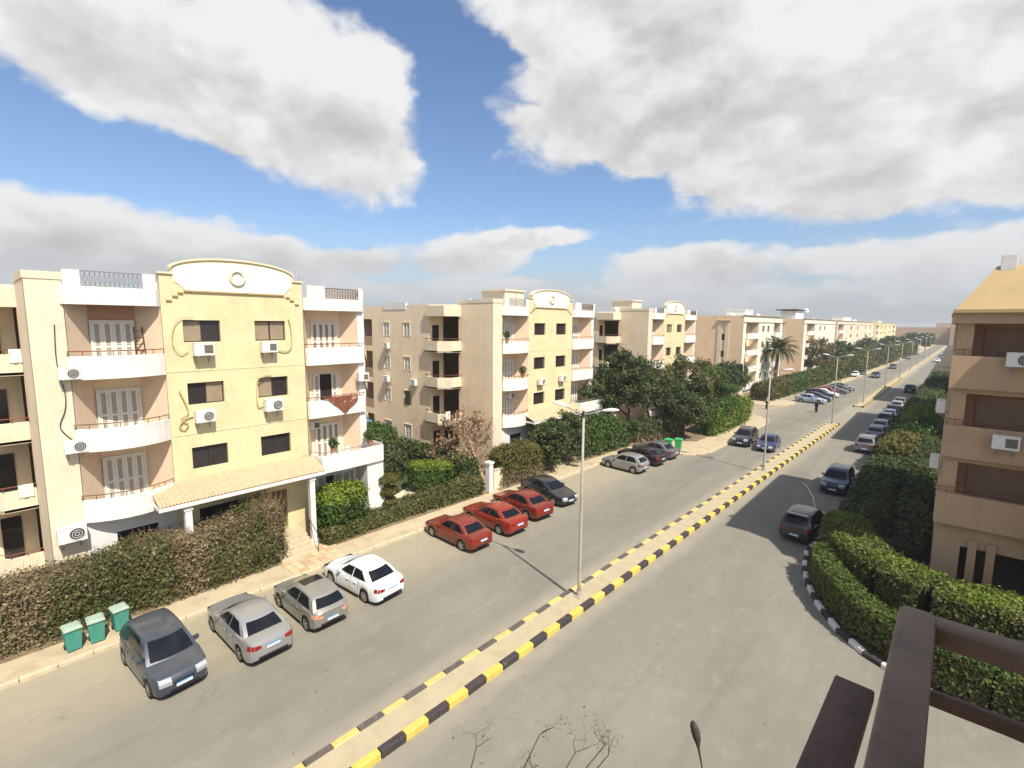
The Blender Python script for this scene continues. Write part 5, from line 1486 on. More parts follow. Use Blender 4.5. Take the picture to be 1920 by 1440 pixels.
# --- clipped box hedge on short trunks and garden masses between the first two blocks
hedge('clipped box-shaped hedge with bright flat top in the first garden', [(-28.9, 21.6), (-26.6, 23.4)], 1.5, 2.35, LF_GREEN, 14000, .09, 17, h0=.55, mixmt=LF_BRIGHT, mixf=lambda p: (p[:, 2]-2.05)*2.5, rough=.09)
hedge('long dark green hedge running back along the wall of the second block', [(-26.0, 25.2, 2.2), (-29.5, 25.4, 2.3), (-33, 24.6, 2.6), (-38, 22.5, 3.0), (-41, 20, 3.2)], 1.6, 2.5, LF_DARK, 17000, .12, 19, rough=.22, mixmt=LF_GREEN, mixf=lambda p: vnoise(p, 1.1, 3)-.1)
bush('tall green shrub at the back corner of the first garden', (-34.5, 19.5, 1.9), (2.4, 2.6, 2.1), LF_GREEN, 14000, .13, 23, rough=.22)
bush('dense dark shrub behind the clipped box hedge', (-33.0, 22.4, 1.3), (1.6, 1.4, 1.3), LF_DARK, 7000, .12, 25, rough=.2)
bush('broad green shrub against the side of the second block', (-37.0, 24.0, 2.0), (2.0, 1.6, 1.7), LF_GREEN, 8000, .13, 26, rough=.2)
# white gate post at the garden corner
t_ = thing('gate_post', 'white plastered gate post between the two gardens', 'post', (-24.6, 25.5, 0.1))
s = MB(); s.box(-.22, .22, -.2, .2, 0, 2.15); s.build('shaft', WHITE, t_); s = MB(); s.box(-.28, .28, -.26, .26, 2.15, 2.3); s.build('cap', WHITE, t_)
t_ = thing('garden_wall', 'low plastered wall beside the white gate post', 'wall', (-24.6, 25.9, 0.1))
s = MB(); s.box(-.1, .1, .0, 1.6, 0, 1.5); s.build('wall', CREAM, t_); s = MB(); s.box(-.14, .14, .0, 1.6, 1.5, 1.58); s.build('coping', KSAND, t_)
# --- second garden
hedge('olive green bushy hedge in front of the second block, behind the black sedan', [(-25.2, 26.8, 2.6), (-25.1, 28.3, 3.0), (-25.0, 30.0, 2.9), (-24.9, 31.4, 2.6)], 1.9, 2.8, LF_OLIVE, 20000, .10, 29, rough=.24, mixmt=LF_DRY, mixf=lambda p: (1.0-p[:, 2])*.8+.3*vnoise(p, 2, 2), stems=80)

# ------------------------------------------------------------------ trees
def grow(s, rnd, p, d, length, rad, depth, tips, spread=.55, up=.25, n=4, shrink=.72, kids=(2, 3), taper=.7):
    pts = [p]; rs = [rad]; q = p.copy(); dd = d.copy()
    for i in range(n):
        dd = (dd + Vector((rnd.gauss(0, .14), rnd.gauss(0, .14), rnd.gauss(0, .09)+up*.12))).normalized()
        q = q+dd*length/n; pts.append(q.copy()); rs.append(rad*(1-(1-taper)*(i+1)/n))
    s.tube(pts, rs, 6 if rad > .04 else 4)
    tips.append((q.copy(), depth))
    if depth > 0:
        for k in range(rnd.randint(*kids)):
            a = Vector((rnd.gauss(0, 1), rnd.gauss(0, 1), rnd.gauss(0, .6)+up)).normalized()
            nd = (dd*(1-spread)+a*spread).normalized()
            st = pts[rnd.randint(max(1, n-2), n)]
            grow(s, rnd, st.copy(), nd, length*shrink*rnd.uniform(.8, 1.2), rs[-1]*.75, depth-1, tips, spread, up, n, shrink, kids, taper)

def tree(label, x, y, h, trunk_h, cr, mt, n_clump, per, size, seed, name='tree', bark=BARK, lean=0.0, group=None, clump=.6, kids=(2, 3), depth=3, tip_d=1, aspect=1.8, sparse=False):
    root = thing(name, label, 'tree', (x, y, .1), 0.0, group)
    rnd = random.Random(seed); s = MB(); tips = []
    r0 = .035*h*.5+.04
    grow(s, rnd, Vector((0, 0, 0)), Vector((lean, 0, 1)).normalized(), trunk_h, r0, depth, tips, .62, .3, 5, .70, kids)
    tr = s.build('trunk', bark, root, smooth=60)
    # scale branch tips into the wanted crown
    tp = np.array([tuple(q) for q, dp in tips if dp <= tip_d])
    extra = rng.normal(0, 1, (n_clump, 3)); extra /= np.linalg.norm(extra, axis=1)[:, None]
    cc = np.array([0, 0, trunk_h+(h-trunk_h)*.5])
    rad = rng.uniform(.25, 1, n_clump)**.45
    ctr = cc+extra*rad[:, None]*np.array([cr, cr, (h-trunk_h)*.52])
    ctr[:, 0:2] += vnoise(ctr, .7, seed)[:, None]*cr*.18
    if sparse: ctr = np.concatenate([tp])
    else: ctr = np.concatenate([ctr, tp[np.linalg.norm(tp[:, :2], axis=1) < cr*1.1]])
    k = len(ctr)
    sz = rng.uniform(.55, 1.25, k)*clump
    g_ = rng.normal(0, .42, (k, per, 3))*sz[:, None, None]*np.array([1, 1, .75])
    pts = (ctr[:, None, :]+g_).reshape(-1, 3)
    nr = (g_/ (np.linalg.norm(g_, axis=2, keepdims=True)+1e-6)).reshape(-1, 3)+np.array([0, 0, .5])
    keep = pts[:, 2] > .25
    link('crown', leaf_mesh('crown', pts[keep], nr[keep], size, mt, aspect), root)
    return root

GT = 'garden trees'
tree('withered tree with sparse rust-brown leaves before the second block', -26.2, 26.6, 8.6, 2.7, 3.0, LF_BROWN, 0, 5, .14, 5, bark=PALEBARK, clump=.8, kids=(3, 4), depth=4, tip_d=3, sparse=True, aspect=1.9)
bush('tangle of dry brown shrub under the withered tree', (-27.4, 25.9, 2.0), (1.5, 1.9, 2.0), LF_BROWN, 900, .11, 33, rough=.35, core=False)
tree('low dark green tree with pale trunks before the second block', -24.7, 33.2, 4.3, 1.5, 2.1, LF_DARK, 85, 110, .12, 7, clump=.62)
tree('dark green round tree beside the pavement right of the second block', -25.0, 35.6, 4.4, 1.4, 1.9, LF_DARK, 75, 110, .12, 8, clump=.62)
hedge('sunlit green hedge mass behind the old silver hatchback', [(-25.4, 38.0, 3.0), (-25.2, 40.5, 3.6), (-25.0, 43.0, 3.2), (-24.6, 45.2, 2.6)], 2.6, 3.2, LF_GREEN, 22000, .13, 31, rough=.32, mixmt=LF_DARK, mixf=lambda p: vnoise(p, 1.0, 9)-.35)
tree('tall dark green tree in the middle of the group left of the junction', -25.4, 47.6, 9.6, 3.2, 3.3, LF_DARK, 130, 110, .16, 9, clump=.80)
tree('broad green tree hiding the right side of the second block', -27.5, 44.6, 7.0, 2.5, 2.6, LF_DARK, 80, 100, .15, 10, clump=.75)
tree('loose olive tree in front of the third block', -25.5, 54.0, 8.0, 3.0, 2.9, LF_HEDGE, 55, 80, .16, 12, clump=.70)
tree('olive green tree right of the loose olive tree, near the junction', -24.0, 60.0, 8.4, 2.8, 3.2, LF_HEDGE, 95, 100, .17, 14, clump=.75)
tree('dense bluish green tree over the pavement behind the green bins', -21.3, 52.2, 5.8, 1.6, 2.7, LF_DARK, 150, 120, .14, 16, clump=.7)
tree('tree with yellow-green crown by the junction', -23.0, 66.0, 6.6, 2.0, 2.8, LF_GREEN, 120, 110, .16, 18, clump=.8)
hedge('bright green hedge round the corner of the widened pavement', [(-19.6, 55.5, 2.8), (-19.4, 60, 3.4), (-19.3, 65, 3.3), (-19.6, 69, 2.9), (-21.5, 70.6, 2.6)], 2.2, 3.1, LF_GREEN, 24000, .14, 37, rough=.34, mixmt=LF_BRIGHT, mixf=lambda p: vnoise(p, .8, 4)-.1)
hedge('dark shadowy hedge under the tall trees behind the silver cars', [(-24.6, 46.5, 2.2), (-23.0, 50, 2.4), (-22.2, 54, 2.4)], 2.0, 2.3, LF_DARK, 12000, .13, 39, rough=.25, mixmt=LF_DRY, mixf=lambda p: .9-p[:, 2])
# beyond the side street
tree('bushy green tree at the far corner of the side street', -27.0, 86.5, 6.0, 1.6, 3.2, LF_DARK, 130, 100, .2, 20, clump=.95)
tree('dark tree left of the thin pale post', -30.5, 80.5, 6.6, 1.8, 3.4, LF_HEDGE, 120, 100, .2, 21, clump=.95)
tree('leafless brownish tree in front of the second peach block', -25.0, 150, 9.0, 2.6, 4.0, LF_DRY, 90, 60, .28, 22, clump=1.1)
hedge('long clipped olive hedge along the far left pavement behind the parked cluster', [(-22.4, 88, 2.7), (-21.8, 96, 2.9), (-21.2, 106, 3.0), (-20.4, 118, 3.0), (-19.6, 130, 3.2)], 3.2, 3.0, LF_OLIVE, 34000, .20, 41, rough=.3, mixmt=LF_GREEN, mixf=lambda p: vnoise(p, .5, 6)-.1)
hedge('tall green hedge row on the far left beyond the parked cluster', [(-19.4, 132, 4.0), (-18.2, 160, 5.0), (-16.0, 200, 5.5), (-13.0, 250, 5.5), (-11.0, 290, 5.0)], 4.0, 5.0, LF_OLIVE, 30000, .36, 43, rough=.5, mixmt=LF_DARK, mixf=lambda p: vnoise(p, .25, 6)-.05, lump=.5)
for k, (xx, yy, hh, lab) in enumerate(((-23, 172, 7.5, 'dark tree above the far left hedge, nearest of its row'), (-20, 205, 8, 'second dark tree above the far left hedge'), (-17, 250, 8.5, 'third dark tree above the far left hedge'), (-13, 305, 9, 'tree at the far end of the left row'), (-8, 350, 9, 'dark tree in the distance by the vanishing point'), (8, 330, 10, 'grey-green tree in the distance right of the road'), (12, 260, 8, 'dark tree on the right side far up the street'), (7, 200, 7, 'dark tree on the right behind the long row of cars'))):
    tree(lab, xx, yy, hh, 2.2, 3.6, LF_DARK, 70, 70, .42, 60+k, clump=1.3)

# palm
def palm(label, x, y, h, seed, sc=1.0, nf=30):
    root = thing('palm_tree', label, 'palm tree', (x, y, .1)); rnd = random.Random(seed)
    s = MB(); pts = []; rr = []
    for i in range(13):
        u = i/12; pts.append((.25*math.sin(u*1.5), .1*u, h*u)); rr.append((.26-.07*u+(.03 if i % 2 else 0))*sc)
    s.tube(pts, rr, 9); s.build('trunk', BARK, root, smooth=60)
    s = MB(); top_ = Vector(pts[-1])
    # one frond mesh, shared
    fr = MB(); Lf = 3.0*sc; N = 16; spine = []
    for i in range(N+1):
        u = i/N; spine.append(Vector((Lf*(u-.12*u**3), 0, Lf*(.42*u-.75*u*u))))
    fr.tube(spine, [.035*(1-.9*i/N)+.004 for i in range(N+1)], 4)
    for i in range(1, N*3):
        u = i/(N*3); k = min(int(u*N), N-1); f = u*N-k; p = spine[k].lerp(spine[k+1], f); t_ = (spine[k+1]-spine[k]).normalized()
        ll = .62*sc*math.sin(PI*min(1, u*.9+.12))**.6
        for sd in (-1, 1):
            d = (Vector((0, sd, 0))*.85+t_*.6+Vector((0, 0, .12-.25*u))).normalized(); w = t_*.035*sc
            fr.add([tuple(p-w), tuple(p+w), tuple(p+d*ll*.6+w*.8+Vector((0, 0, .02))), tuple(p+d*ll+Vector((0, 0, -.10*ll)))], [(0, 1, 2, 3)])
    me = fr.mesh('frond', LF_PALM)
    for k in range(nf):
        o = link('frond', me, root, tuple(top_+Vector((0, 0, .0))), 2*PI*k*.382)
        tilt = -R(62)+R(92)*(k/nf)**1.0
        o.rotation_euler = (rnd.uniform(-.15, .15), tilt+rnd.uniform(-.1, .1), 2*PI*k*.382+rnd.uniform(-.2, .2))
    return root
palm('date palm standing before the peach block left of the street', -25.0, 108, 7.6, 4, 1.45, 38)
palm('small distant palm above the far left hedge', -18.6, 188, 6.5, 5, 1.2, 24)
palm('low young palm among the trees left of the junction', -26.2, 70.5, 3.2, 6, .95, 22)

# ------------------------------------------------------------------ right hand planting
curveA = [(8.5, 25.2), (4.6, 25.55), (2.4, 25.65), (.6, 25.85), (-.9, 26.7), (-2.1, 28.1), (-2.95, 30.0), (-3.25, 32.2)]
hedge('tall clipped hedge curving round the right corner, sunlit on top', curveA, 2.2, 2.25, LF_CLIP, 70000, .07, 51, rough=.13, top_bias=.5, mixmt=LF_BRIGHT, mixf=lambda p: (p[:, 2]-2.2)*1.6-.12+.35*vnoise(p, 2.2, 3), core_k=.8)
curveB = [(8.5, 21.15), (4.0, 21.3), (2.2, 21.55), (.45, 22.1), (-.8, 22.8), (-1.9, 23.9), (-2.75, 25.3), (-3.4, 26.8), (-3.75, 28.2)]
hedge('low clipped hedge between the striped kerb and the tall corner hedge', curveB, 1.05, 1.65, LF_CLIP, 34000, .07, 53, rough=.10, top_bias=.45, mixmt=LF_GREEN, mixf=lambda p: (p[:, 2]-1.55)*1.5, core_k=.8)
hedge('dark hedge in shade along the right kerb behind the black hatchback', [(-2.7, 33.2, 1.9), (-2.8, 38, 2.0), (-2.7, 44, 2.0), (-2.6, 50, 2.1)], 2.2, 2.0, LF_DARK, 20000, .11, 55, rough=.2)
hedge('yellowish hedge in half shade beside the grey off-road car', [(-2.4, 51.5, 2.4), (-2.2, 56, 2.6), (-2.1, 60, 2.5)], 2.6, 2.4, LF_OLIVE, 14000, .14, 57, rough=.25)
bush('bright yellow-green bush rising above the right hedges', (-.9, 70.5, 1.9), (1.9, 2.6, 1.9), LF_BRIGHT, 12000, .15, 59, rough=.2)
bush('rounded green bush in front of the bright yellow-green bush', (-1.2, 64.5, 1.6), (2.0, 2.6, 1.6), LF_GREEN, 12000, .14, 61, rough=.2)
hedge('very dark hedge under the right blocks further up', [(-1.8, 75, 2.6), (-1.2, 90, 2.8), (-.6, 110, 2.8), (.4, 140, 3.0)], 3.0, 2.8, LF_DARK, 22000, .22, 63, rough=.35)
hedge('loose shaded shrub row along the street side of the tan block', [(-.9, 31.5, 1.2), (-.7, 36, 1.5), (-.6, 44, 2.0), (-.5, 52, 2.3), (-.3, 60, 2.4)], 1.7, 1.2, LF_DARK, 16000, .13, 67, rough=.25)

# ------------------------------------------------------------------ bare shrub below the camera and the curved stick
t_ = thing('bare_tree', 'leafless thin-branched tree top at the bottom edge of the view', 'tree', (-4.6, 6.4, 0))
s = MB(); rnd = random.Random(21); tips = []
TWTIPS = [(-5.45, 5.35, 5.35), (-4.7, 6.15, 5.5), (-4.15, 6.45, 5.3), (-3.65, 6.7, 5.4), (-4.5, 5.7, 5.3), (-3.9, 7.0, 5.2)]
for (tx, ty, tz) in TWTIPS:
    en = Vector((tx+4.6, ty-6.4, tz)); st = Vector((en.x*.25, -2.2, 3.4))
    mid = st.lerp(en, .6)+Vector((rnd.uniform(-.15, .15), 0, .25))
    s.tube([st, mid, en], [.026, .016, .010], 5)
    for k in range(2):
        d = Vector((rnd.uniform(-.9, .9), rnd.uniform(.1, .9), rnd.uniform(-.1, .5))).normalized()
        grow(s, rnd, en.copy(), d, .30, .0075, 4, tips, .80, .0, 4, .78, (2, 2), .62)
s.tube([(0, -2.2, 0), (.05, -2.25, 1.6), (0, -2.2, 3.4)], [.10, .08, .055], 8)
for (tx, ty, tz) in TWTIPS: s.tube([(0, -2.2, 2.6), ((tx+4.6)*.25, -2.2, 3.45)], [.05, .035], 5)
s.build('branches', DTWIG, t_)
tp = np.array([tuple(q) for q, dp in tips if dp <= 1]); sel = rng.uniform(0, 1, len(tp)) < .35
link('dry_leaves', leaf_mesh('dry_leaves', tp[sel], np.tile([0, 0, 1.0], (sel.sum(), 1)), .035, LF_DRY), t_)
# a dark curled leaf caught on a thread-like twig
s = MB(); c0 = Vector((-1.58, 4.62, 8.62)); vs = []
prof = [(0, .008), (.03, .036), (.08, .050), (.13, .05), (.18, .042), (.22, .028), (.28, .014), (.5, .007)]
for i, (dz, w) in enumerate(prof):
    for k in range(8):
        a = 2*PI*k/8; vs.append((c0.x+w*math.cos(a)+.07*(dz/.3), c0.y+w*.6*math.sin(a)+.03*dz, c0.z-dz))
s.add(vs, [(i*8+k, i*8+(k+1) % 8, (i+1)*8+(k+1) % 8, (i+1)*8+k) for i in range(len(prof)-1) for k in range(8)])
s.tube([(c0.x+.117, c0.y+.015, c0.z-.5), (c0.x+.1, c0.y+.1, c0.z-3), (c0.x-.2, c0.y, 0)], [.012, .02, .035], 6)
tag(s.build('plant_bud', DTWIG, smooth=60), 'dark bulb-shaped bud on a tall stalk near the bottom edge', 'plant')
s = MB(); s.tube([(-4.95, 33.9, 0), (-4.86, 33.2, .9), (-4.9, 33.0, 1.7), (-5.1, 33.0, 2.5), (-5.4, 33.0, 3.0), (-5.75, 33.0, 3.3)], [.045, .04, .035, .03, .022, .014], 6)
tag(s.build('bent_pole', LAMPW, smooth=60), 'thin pale pole bent over beside the black hatchback', 'pole')

# ------------------------------------------------------------------ air conditioners, pipes and small things
AX = -26.995
ac_unit('white air conditioner under the top left window of the nearest yellow block', (AX, 7.92, 10.95), 0, 'window')
ac_unit('white air conditioner under the top right window of the nearest yellow block', (AX, 10.98, 10.98), 0, 'window', .9)
ac_unit('fan air conditioner under the middle left window of the nearest yellow block', (AX, 7.78, 7.72), 0, 'split', .95)
ac_unit('fan air conditioner overlapping the middle right window of the nearest yellow block', (AX, 11.05, 7.86), 0, 'split', 1.05)
ac_unit('large fan air conditioner low on the corner pier of the nearest block', (AX, 2.58, 3.42), 0, 'split', 1.08)
ac_unit('air conditioner on the corner pier beside the upper left balcony', (AX, 3.02, 10.18), 0, 'split', .8)
ac_unit('air conditioner on the corner pier beside the middle left balcony', (AX, 3.0, 7.12), 0, 'split', .85)
ac_unit('small air conditioner high in the right bay of the nearest yellow block', (AX+.02, 16.5, 9.0), 0, 'window', .8)
ac_unit('small air conditioner in the lower right bay of the nearest yellow block', (-28.2, 13.85, 6.2), 0, 'window', .8)
ac_unit('fan air conditioner under the middle left window of the second block', (AX, 34.4, 7.2), 0, 'split', .9)
ac_unit('fan air conditioner under the middle right window of the second block', (AX, 37.6, 7.25), 0, 'split', .9)
ac_unit('air conditioner in the lower left loggia of the second block', (-28.2, 31.6, 6.1), 0, 'split', .9)
ac_unit('air conditioner high on the peach side wall of the second block', (-38.9, 26.79, 10.2), -PI/2, 'split', .9)
ac_unit('air conditioner in the middle of the peach side wall of the second block', (-39.0, 26.79, 7.1), -PI/2, 'split', .9)
ac_unit('air conditioner on the side wall of the second block beside the wing balcony', (-34.9, 26.79, 7.1), -PI/2, 'split', .9)
ac_unit('fan air conditioner on the top balcony of the right-hand tan block', (2.35, 28.88, 11.0), -PI/2, 'split', .95)
ac_unit('louvred air conditioner on the middle balcony of the right-hand tan block', (2.25, 28.88, 7.55), -PI/2, 'window', .95)
ac_unit('air conditioner sticking out of the street side of the right-hand tan block, upper one', (.38, 29.9, 8.7), PI, 'split', .9)
ac_unit('air conditioner sticking out of the street side of the right-hand tan block, lower one', (.38, 29.9, 6.1), PI, 'split', .9)

hose('yellowish insulated pipe looping beside the top left window', [(-26.95, 7.35, 11.15), (-26.9, 7.0, 11.05), (-26.9, 6.72, 11.5), (-26.9, 6.82, 12.3), (-26.9, 7.15, 12.72), (-26.92, 7.65, 12.72)])
hose('yellowish insulated pipe looping beside the top right window', [(-26.95, 11.45, 11.05), (-26.9, 11.95, 11.0), (-26.9, 12.25, 11.3), (-26.9, 12.25, 12.3), (-26.92, 12.15, 12.75)], .028)
hose('coiled pipe beside the middle left window', [(-26.95, 7.35, 8.0), (-26.9, 7.0, 7.95), (-26.9, 6.75, 7.6), (-26.9, 6.95, 7.45), (-26.9, 7.1, 7.7), (-26.9, 6.85, 7.95), (-26.9, 7.15, 8.3), (-26.9, 6.85, 9.3)], .03)
hose('thin dark cable hanging down the corner pier', [(-26.97, 2.75, 12.4), (-26.95, 2.7, 10.9), (-26.95, 2.85, 9.6), (-26.95, 2.8, 8.9), (-26.95, 2.6, 8.2), (-26.95, 2.95, 7.6)], .018, DARKFR)
hose('pipe running round the middle right window', [(-26.95, 10.6, 8.1), (-26.9, 10.32, 8.2), (-26.9, 10.35, 9.4), (-26.92, 10.7, 9.72), (-26.92, 11.1, 9.74)], .025)

# rug over the balcony front
s = MB(); nu = 16; ed = [(13.75, 8.2), (16.2, 8.2)]
vs = []
for i in range(nu+1):
    u = i/nu; y = 13.9+(16.1-13.9)*u
    drop = .12+.95*max(0, 1-abs(u-.62)/.5)
    for j in range(6):
        v = j/5; vs.append((-26.74+.02*math.sin(u*19+v*3)+.015*v, y, 8.22-drop*v))
s.add(vs, [(i*6+j, i*6+j+1, (i+1)*6+j+1, (i+1)*6+j) for i in range(nu) for j in range(5)])
tag(s.build('rug', CLOTHR, smooth=80), 'rust and cream rug draped over the right middle balcony of the nearest block', 'rug')
# folded step ladder in the top left loggia
t_ = thing('step_ladder', 'dark folded step ladder leaning in the top left balcony', 'ladder', (-27.52, 5.62, 10.3))
for sd in (-1, 1):
    s = MB(); s.tube([(.15, sd*.2, 0), (-.2, sd*.15, 2.0)], .025, 5); s.build('rail', DARKFR, t_)
for k in range(6):
    s = MB(); z = .3+k*.3; s.box(.13-.052*k-.04, .13-.052*k+.04, -.18, .18, z, z+.03); s.build('rung', DARKFR, t_)
# washing on a wing balcony of the second block
for k, (yy, w, mt, lab) in enumerate(((26.75, .5, CLOTHW, 'white washing on the corner balcony of the second block'), (27.35, .45, CLOTHB, 'dark washing on the corner balcony of the second block'), (27.9, .4, CLOTHR, 'reddish washing on the corner balcony of the second block'))):
    s = MB(); vs = []
    for i in range(5):
        for j in range(4): vs.append((-30.62+.03*math.sin(i*2.1+j), yy+w*(i/4-.5), 5.25-.7*j/3))
    s.add(vs, [(i*4+j, i*4+j+1, (i+1)*4+j+1, (i+1)*4+j) for i in range(4) for j in range(3)])
    tag(s.build('washing', mt, smooth=80), lab, 'laundry')
# roof dishes
def dish(label, x, y, z, rz, r=.45):
    t_ = thing('satellite_dish', label, 'satellite dish', (x, y, z), rz, 'roof dishes')
    s = MB(); vs = [(0, 0, 0)]; n = 14
    for k in (1, 2, 3):
        for i in range(n):
            a = 2*PI*i/n; q = r*k/3; vs.append((.18*(q/r)**2+.0, q*math.cos(a), q*math.sin(a)))
    fs = [(0, 1+i, 1+(i+1) % n) for i in range(n)]+[(1+k*n+i, 1+k*n+(i+1) % n, 1+(k+1)*n+(i+1) % n, 1+(k+1)*n+i) for k in (0, 1) for i in range(n)]
    s.add(vs, fs); o = s.build('reflector', METAL, t_, (0, 0, .75), smooth=60); o.rotation_euler = (0, -.6, 0)
    s = MB(); s.tube([(-.05, 0, 0), (-.05, 0, .75)], .025, 6); s.build('mast', METAL, t_)
    s = MB(); s.tube([(0, 0, .5), (.5, 0, .95)], .012, 5); s.build('feed_arm', METAL, t_)
dish('dish on the roof of the nearest block', -33.5, 15.2, 13.4, R(-30))
dish('dish on the roof of the second block, right side', -33, 42.5, 13.4, R(-30))
dish('dish on the roof of the third block', -32, 66.0, 13.4, R(-40))
dish('dish on the roof of the peach block behind the palm', -30, 112, 13.8, R(-40), .6)
dish('dish beside the dark-roofed hut', -29.5, 155.5, 15.9, R(-40), .8)
s = MB(); s.cyl((0, 0), .55, .55, 0, 1.2, 14); s.cyl((0, 0), .55, .2, 1.2, 1.4, 14); s.cyl((0, 0), .18, .18, 1.4, 1.5, 10)
tag(s.build('water_tank', WHITE, None, (-35.0, 33.5, 13.4), smooth=40), 'white water tank on the roof of the second block', 'water tank')
s = MB(); s.cyl((0, 0), .5, .55, 0, 1.0, 14); s.cyl((0, 0), .57, .57, .95, 1.05, 14)
tag(s.build('barrel', BLUEP, None, (-39.6, 24.6, 2.5), smooth=40), 'blue barrel peeping over the hedge behind the nearest block', 'barrel')

# balcony and roof odds and ends
def pot(label, x, y, z, sc=1.0, seed=1):
    t_ = thing('potted_plant', label, 'potted plant', (x, y, z)); t_.scale = (sc, sc, sc)
    q = MB(); q.cyl((0, 0), .12, .17, 0, .28, 12); q.cyl((0, 0), .185, .185, .25, .3, 12); q.build('pot', mat('terracotta', (0.42, .19, .10), .85, .1, 6), t_, smooth=40)
    p_, d_ = blob_pts((0, 0, .55), (.26, .26, .30), 420, seed, .25, zmin=.3)
    link('foliage', leaf_mesh('foliage', p_, d_, .07, LF_GREEN), t_)
pot('potted plant on the lower right terrace of the nearest block, left one', -26.35, 14.2, 5.0, 1.0, 71)
pot('potted plant on the lower right terrace of the nearest block, right one', -26.3, 16.6, 5.0, 1.2, 72)
pot('potted plant on the middle left balcony of the second block', -26.6, 31.6, 8.05, 1.1, 74)
pot('potted plant on the upper left balcony of the second block', -26.7, 29.7, 11.1, 1.0, 75)
def chair(label, x, y, z, rz, mt):
    t_ = thing('plastic_chair', label, 'chair', (x, y, z), rz)
    q = MB(); q.box(-.22, .22, -.22, .22, .42, .46); q.build('seat', mt, t_); q = MB(); q.box(-.24, -.20, -.22, .22, .46, .9); q.build('backrest', mt, t_)
    for a in (-.19, .19):
        for b in (-.19, .19):
            q = MB(); q.tube([(a, b, .42), (a*1.15, b*1.15, 0)], .02, 5); q.build('leg', mt, t_)
chair('white plastic chair on the lower right terrace of the nearest block', -26.6, 15.4, 4.17, R(20), CLOTHW)
chair('dark chair on the middle balcony of the right-hand tan block', 1.5, 29.9, 7.3, R(-70), RUSTR)
for k, (x, y, z, w, mt, lab) in enumerate(((-30.62, 1.75, 11.3, .4, CLOTHW, 'white sheet on the top corner balcony at the left edge'), (-30.62, 1.6, 5.2, .5, CLOTHW, 'pale sheet on the lower corner balcony at the left edge'), (-30.6, 45.0, 8.2, .8, CLOTHW, 'white washing on the far corner balcony of the second block'), (-30.6, 44.2, 11.2, .7, CLOTHB, 'dark washing on the top far corner balcony of the second block'))):
    q = MB(); vs = []
    for i in range(6):
        for j in range(4): vs.append((x+.03*math.sin(i*2.1+j), y+w*(i/5-.5), z-.6*j/3))
    q.add(vs, [(i*4+j, i*4+j+1, (i+1)*4+j+1, (i+1)*4+j) for i in range(5) for j in range(3)]); tag(q.build('washing', mt, smooth=80), lab, 'laundry')
for (x, y, h, lab) in ((-28.5, 13.6, 1.9, 'thin antenna mast on the right roof terrace of the nearest block'), (-33, 38, 2.4, 'antenna mast on the roof of the second block'), (-34, 64.5, 2.6, 'antenna mast on the roof of the third block'), (-31, 100, 2.5, 'antenna mast on the peach block behind the palm')):
    q = MB(); q.tube([(0, 0, 0), (0, 0, h)], .022, 5)
    for k in range(4): q.tube([(0, -.35+.04*k, h-.1-.14*k), (0, .35-.04*k, h-.1-.14*k)], .01, 4)
    tag(q.build('antenna', METAL, None, (x, y, 13.4)), lab, 'antenna')
for (x, y, lab) in ((-33.5, 8.2, 'water tank on the roof of the nearest block'), (-33, 58.5, 'water tank on the roof of the third block'), (-30.5, 97, 'water tank on the peach block behind the palm'), (-31, 175, 'water tank on the block with the rooftop hut')):
    q = MB(); q.cyl((0, 0), .55, .55, 0, 1.2, 14); q.cyl((0, 0), .55, .2, 1.2, 1.4, 14); tag(q.build('water_tank', WHITE, None, (x, y, 13.4), smooth=40), lab, 'water tank')

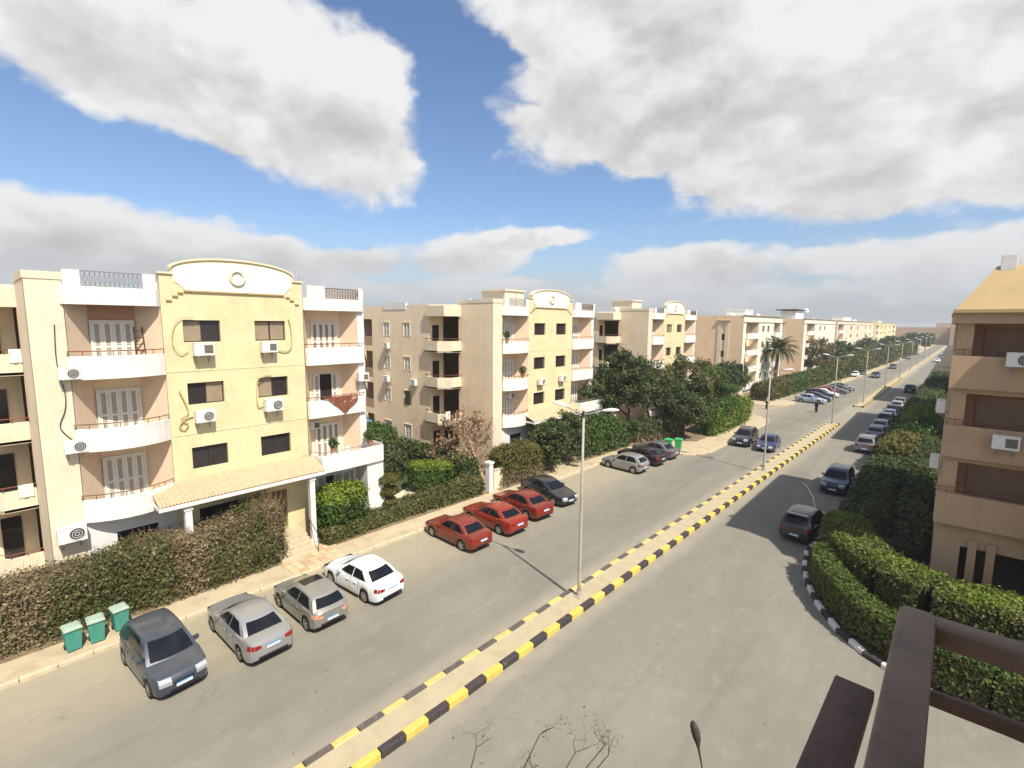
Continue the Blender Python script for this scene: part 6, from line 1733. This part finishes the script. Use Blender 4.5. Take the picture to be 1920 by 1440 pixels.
# ------------------------------------------------------------------ people (far off, in long dark clothes)
def person(label, x, y, rz, robe, scarf):
    root = thing('person', label, 'person', (x, y, 0), rz)
    V = [(0, 0, .95), (0, 0, 1.18), (0, 0, 1.40), (.01, 0, 1.50), (.02, 0, 1.60), (.015, 0, 1.70),
         (.0, .18, 1.38), (.05, .25, 1.12), (.14, .22, .90), (.0, -.18, 1.38), (-.04, -.25, 1.12), (.05, -.24, .88),
         (.06, .09, .55), (.12, .09, .10), (.20, .09, .04), (-.04, -.09, .55), (-.12, -.09, .10), (-.04, -.09, .04)]
    E_ = [(0, 1), (1, 2), (2, 3), (3, 4), (4, 5), (2, 6), (6, 7), (7, 8), (2, 9), (9, 10), (10, 11), (0, 12), (12, 13), (13, 14), (0, 15), (15, 16), (16, 17)]
    Rd = [.17, .155, .16, .06, .095, .085, .075, .06, .045, .075, .06, .045, .16, .12, .04, .16, .12, .04]
    me = bpy.data.meshes.new('body'); me.from_pydata(V, E_, []); me.materials.append(robe)
    o = link('body', me, root)
    md = o.modifiers.new('skin', 'SKIN')
    for i, r_ in enumerate(Rd): me.skin_vertices[0].data[i].radius = (r_, r_)
    me.skin_vertices[0].data[0].use_root = True
    o.modifiers.new('sub', 'SUBSURF').render_levels = 2
    s = MB(); vs = []; n = 12
    for z, rx, ry in ((1.36, .20, .22), (1.45, .13, .14), (1.56, .115, .11), (1.68, .12, .105), (1.76, .08, .07), (1.785, .02, .02)):
        for i in range(n):
            a = 2*PI*i/n; vs.append((rx*math.cos(a)-.01, ry*math.sin(a), z))
    s.add(vs, [(i*n+k, i*n+(k+1) % n, (i+1)*n+(k+1) % n, (i+1)*n+k) for i in range(5) for k in range(n)]); s.build('head_scarf', scarf, root, smooth=70)
    s = MB(); vs = []
    for i in range(7):
        for j in range(5):
            a = -.9+1.8*i/6; z = 1.53+.17*j/4; vs.append((.128*math.cos(a*.8)+.0+(.02 if (i == 3 and j == 2) else 0), .085*math.sin(a), z))
    s.add(vs, [(i*5+j, i*5+j+1, (i+1)*5+j+1, (i+1)*5+j) for i in range(6) for j in range(4)]); s.build('face', SKIN, root, smooth=70)
person('person in long black clothes walking across the junction', -13.3, 82.6, R(-110), CLOTHB, CLOTHB)
person('person in black with a white head scarf by the far corner', -19.3, 80.2, R(-70), CLOTHB, CLOTHW)

# ------------------------------------------------------------------ light haze in the air
s = MB(); s.box(-1700, 1700, -800, 3400, -2.0, 21.0)
hm = bpy.data.materials.new('haze_air'); hm.use_nodes = True
ht = hm.node_tree; ht.nodes.clear()
pv = ht.nodes.new('ShaderNodeVolumePrincipled'); pv.inputs['Color'].default_value = (0.92, 0.94, 0.97, 1); pv.inputs['Density'].default_value = 0.00055; pv.inputs['Anisotropy'].default_value = 0.2
ho = ht.nodes.new('ShaderNodeOutputMaterial'); ht.links.new(pv.outputs[0], ho.inputs['Volume'])
tag(s.build('haze', hm), 'thin pale haze in the air over the whole street', 'haze', kind='stuff')
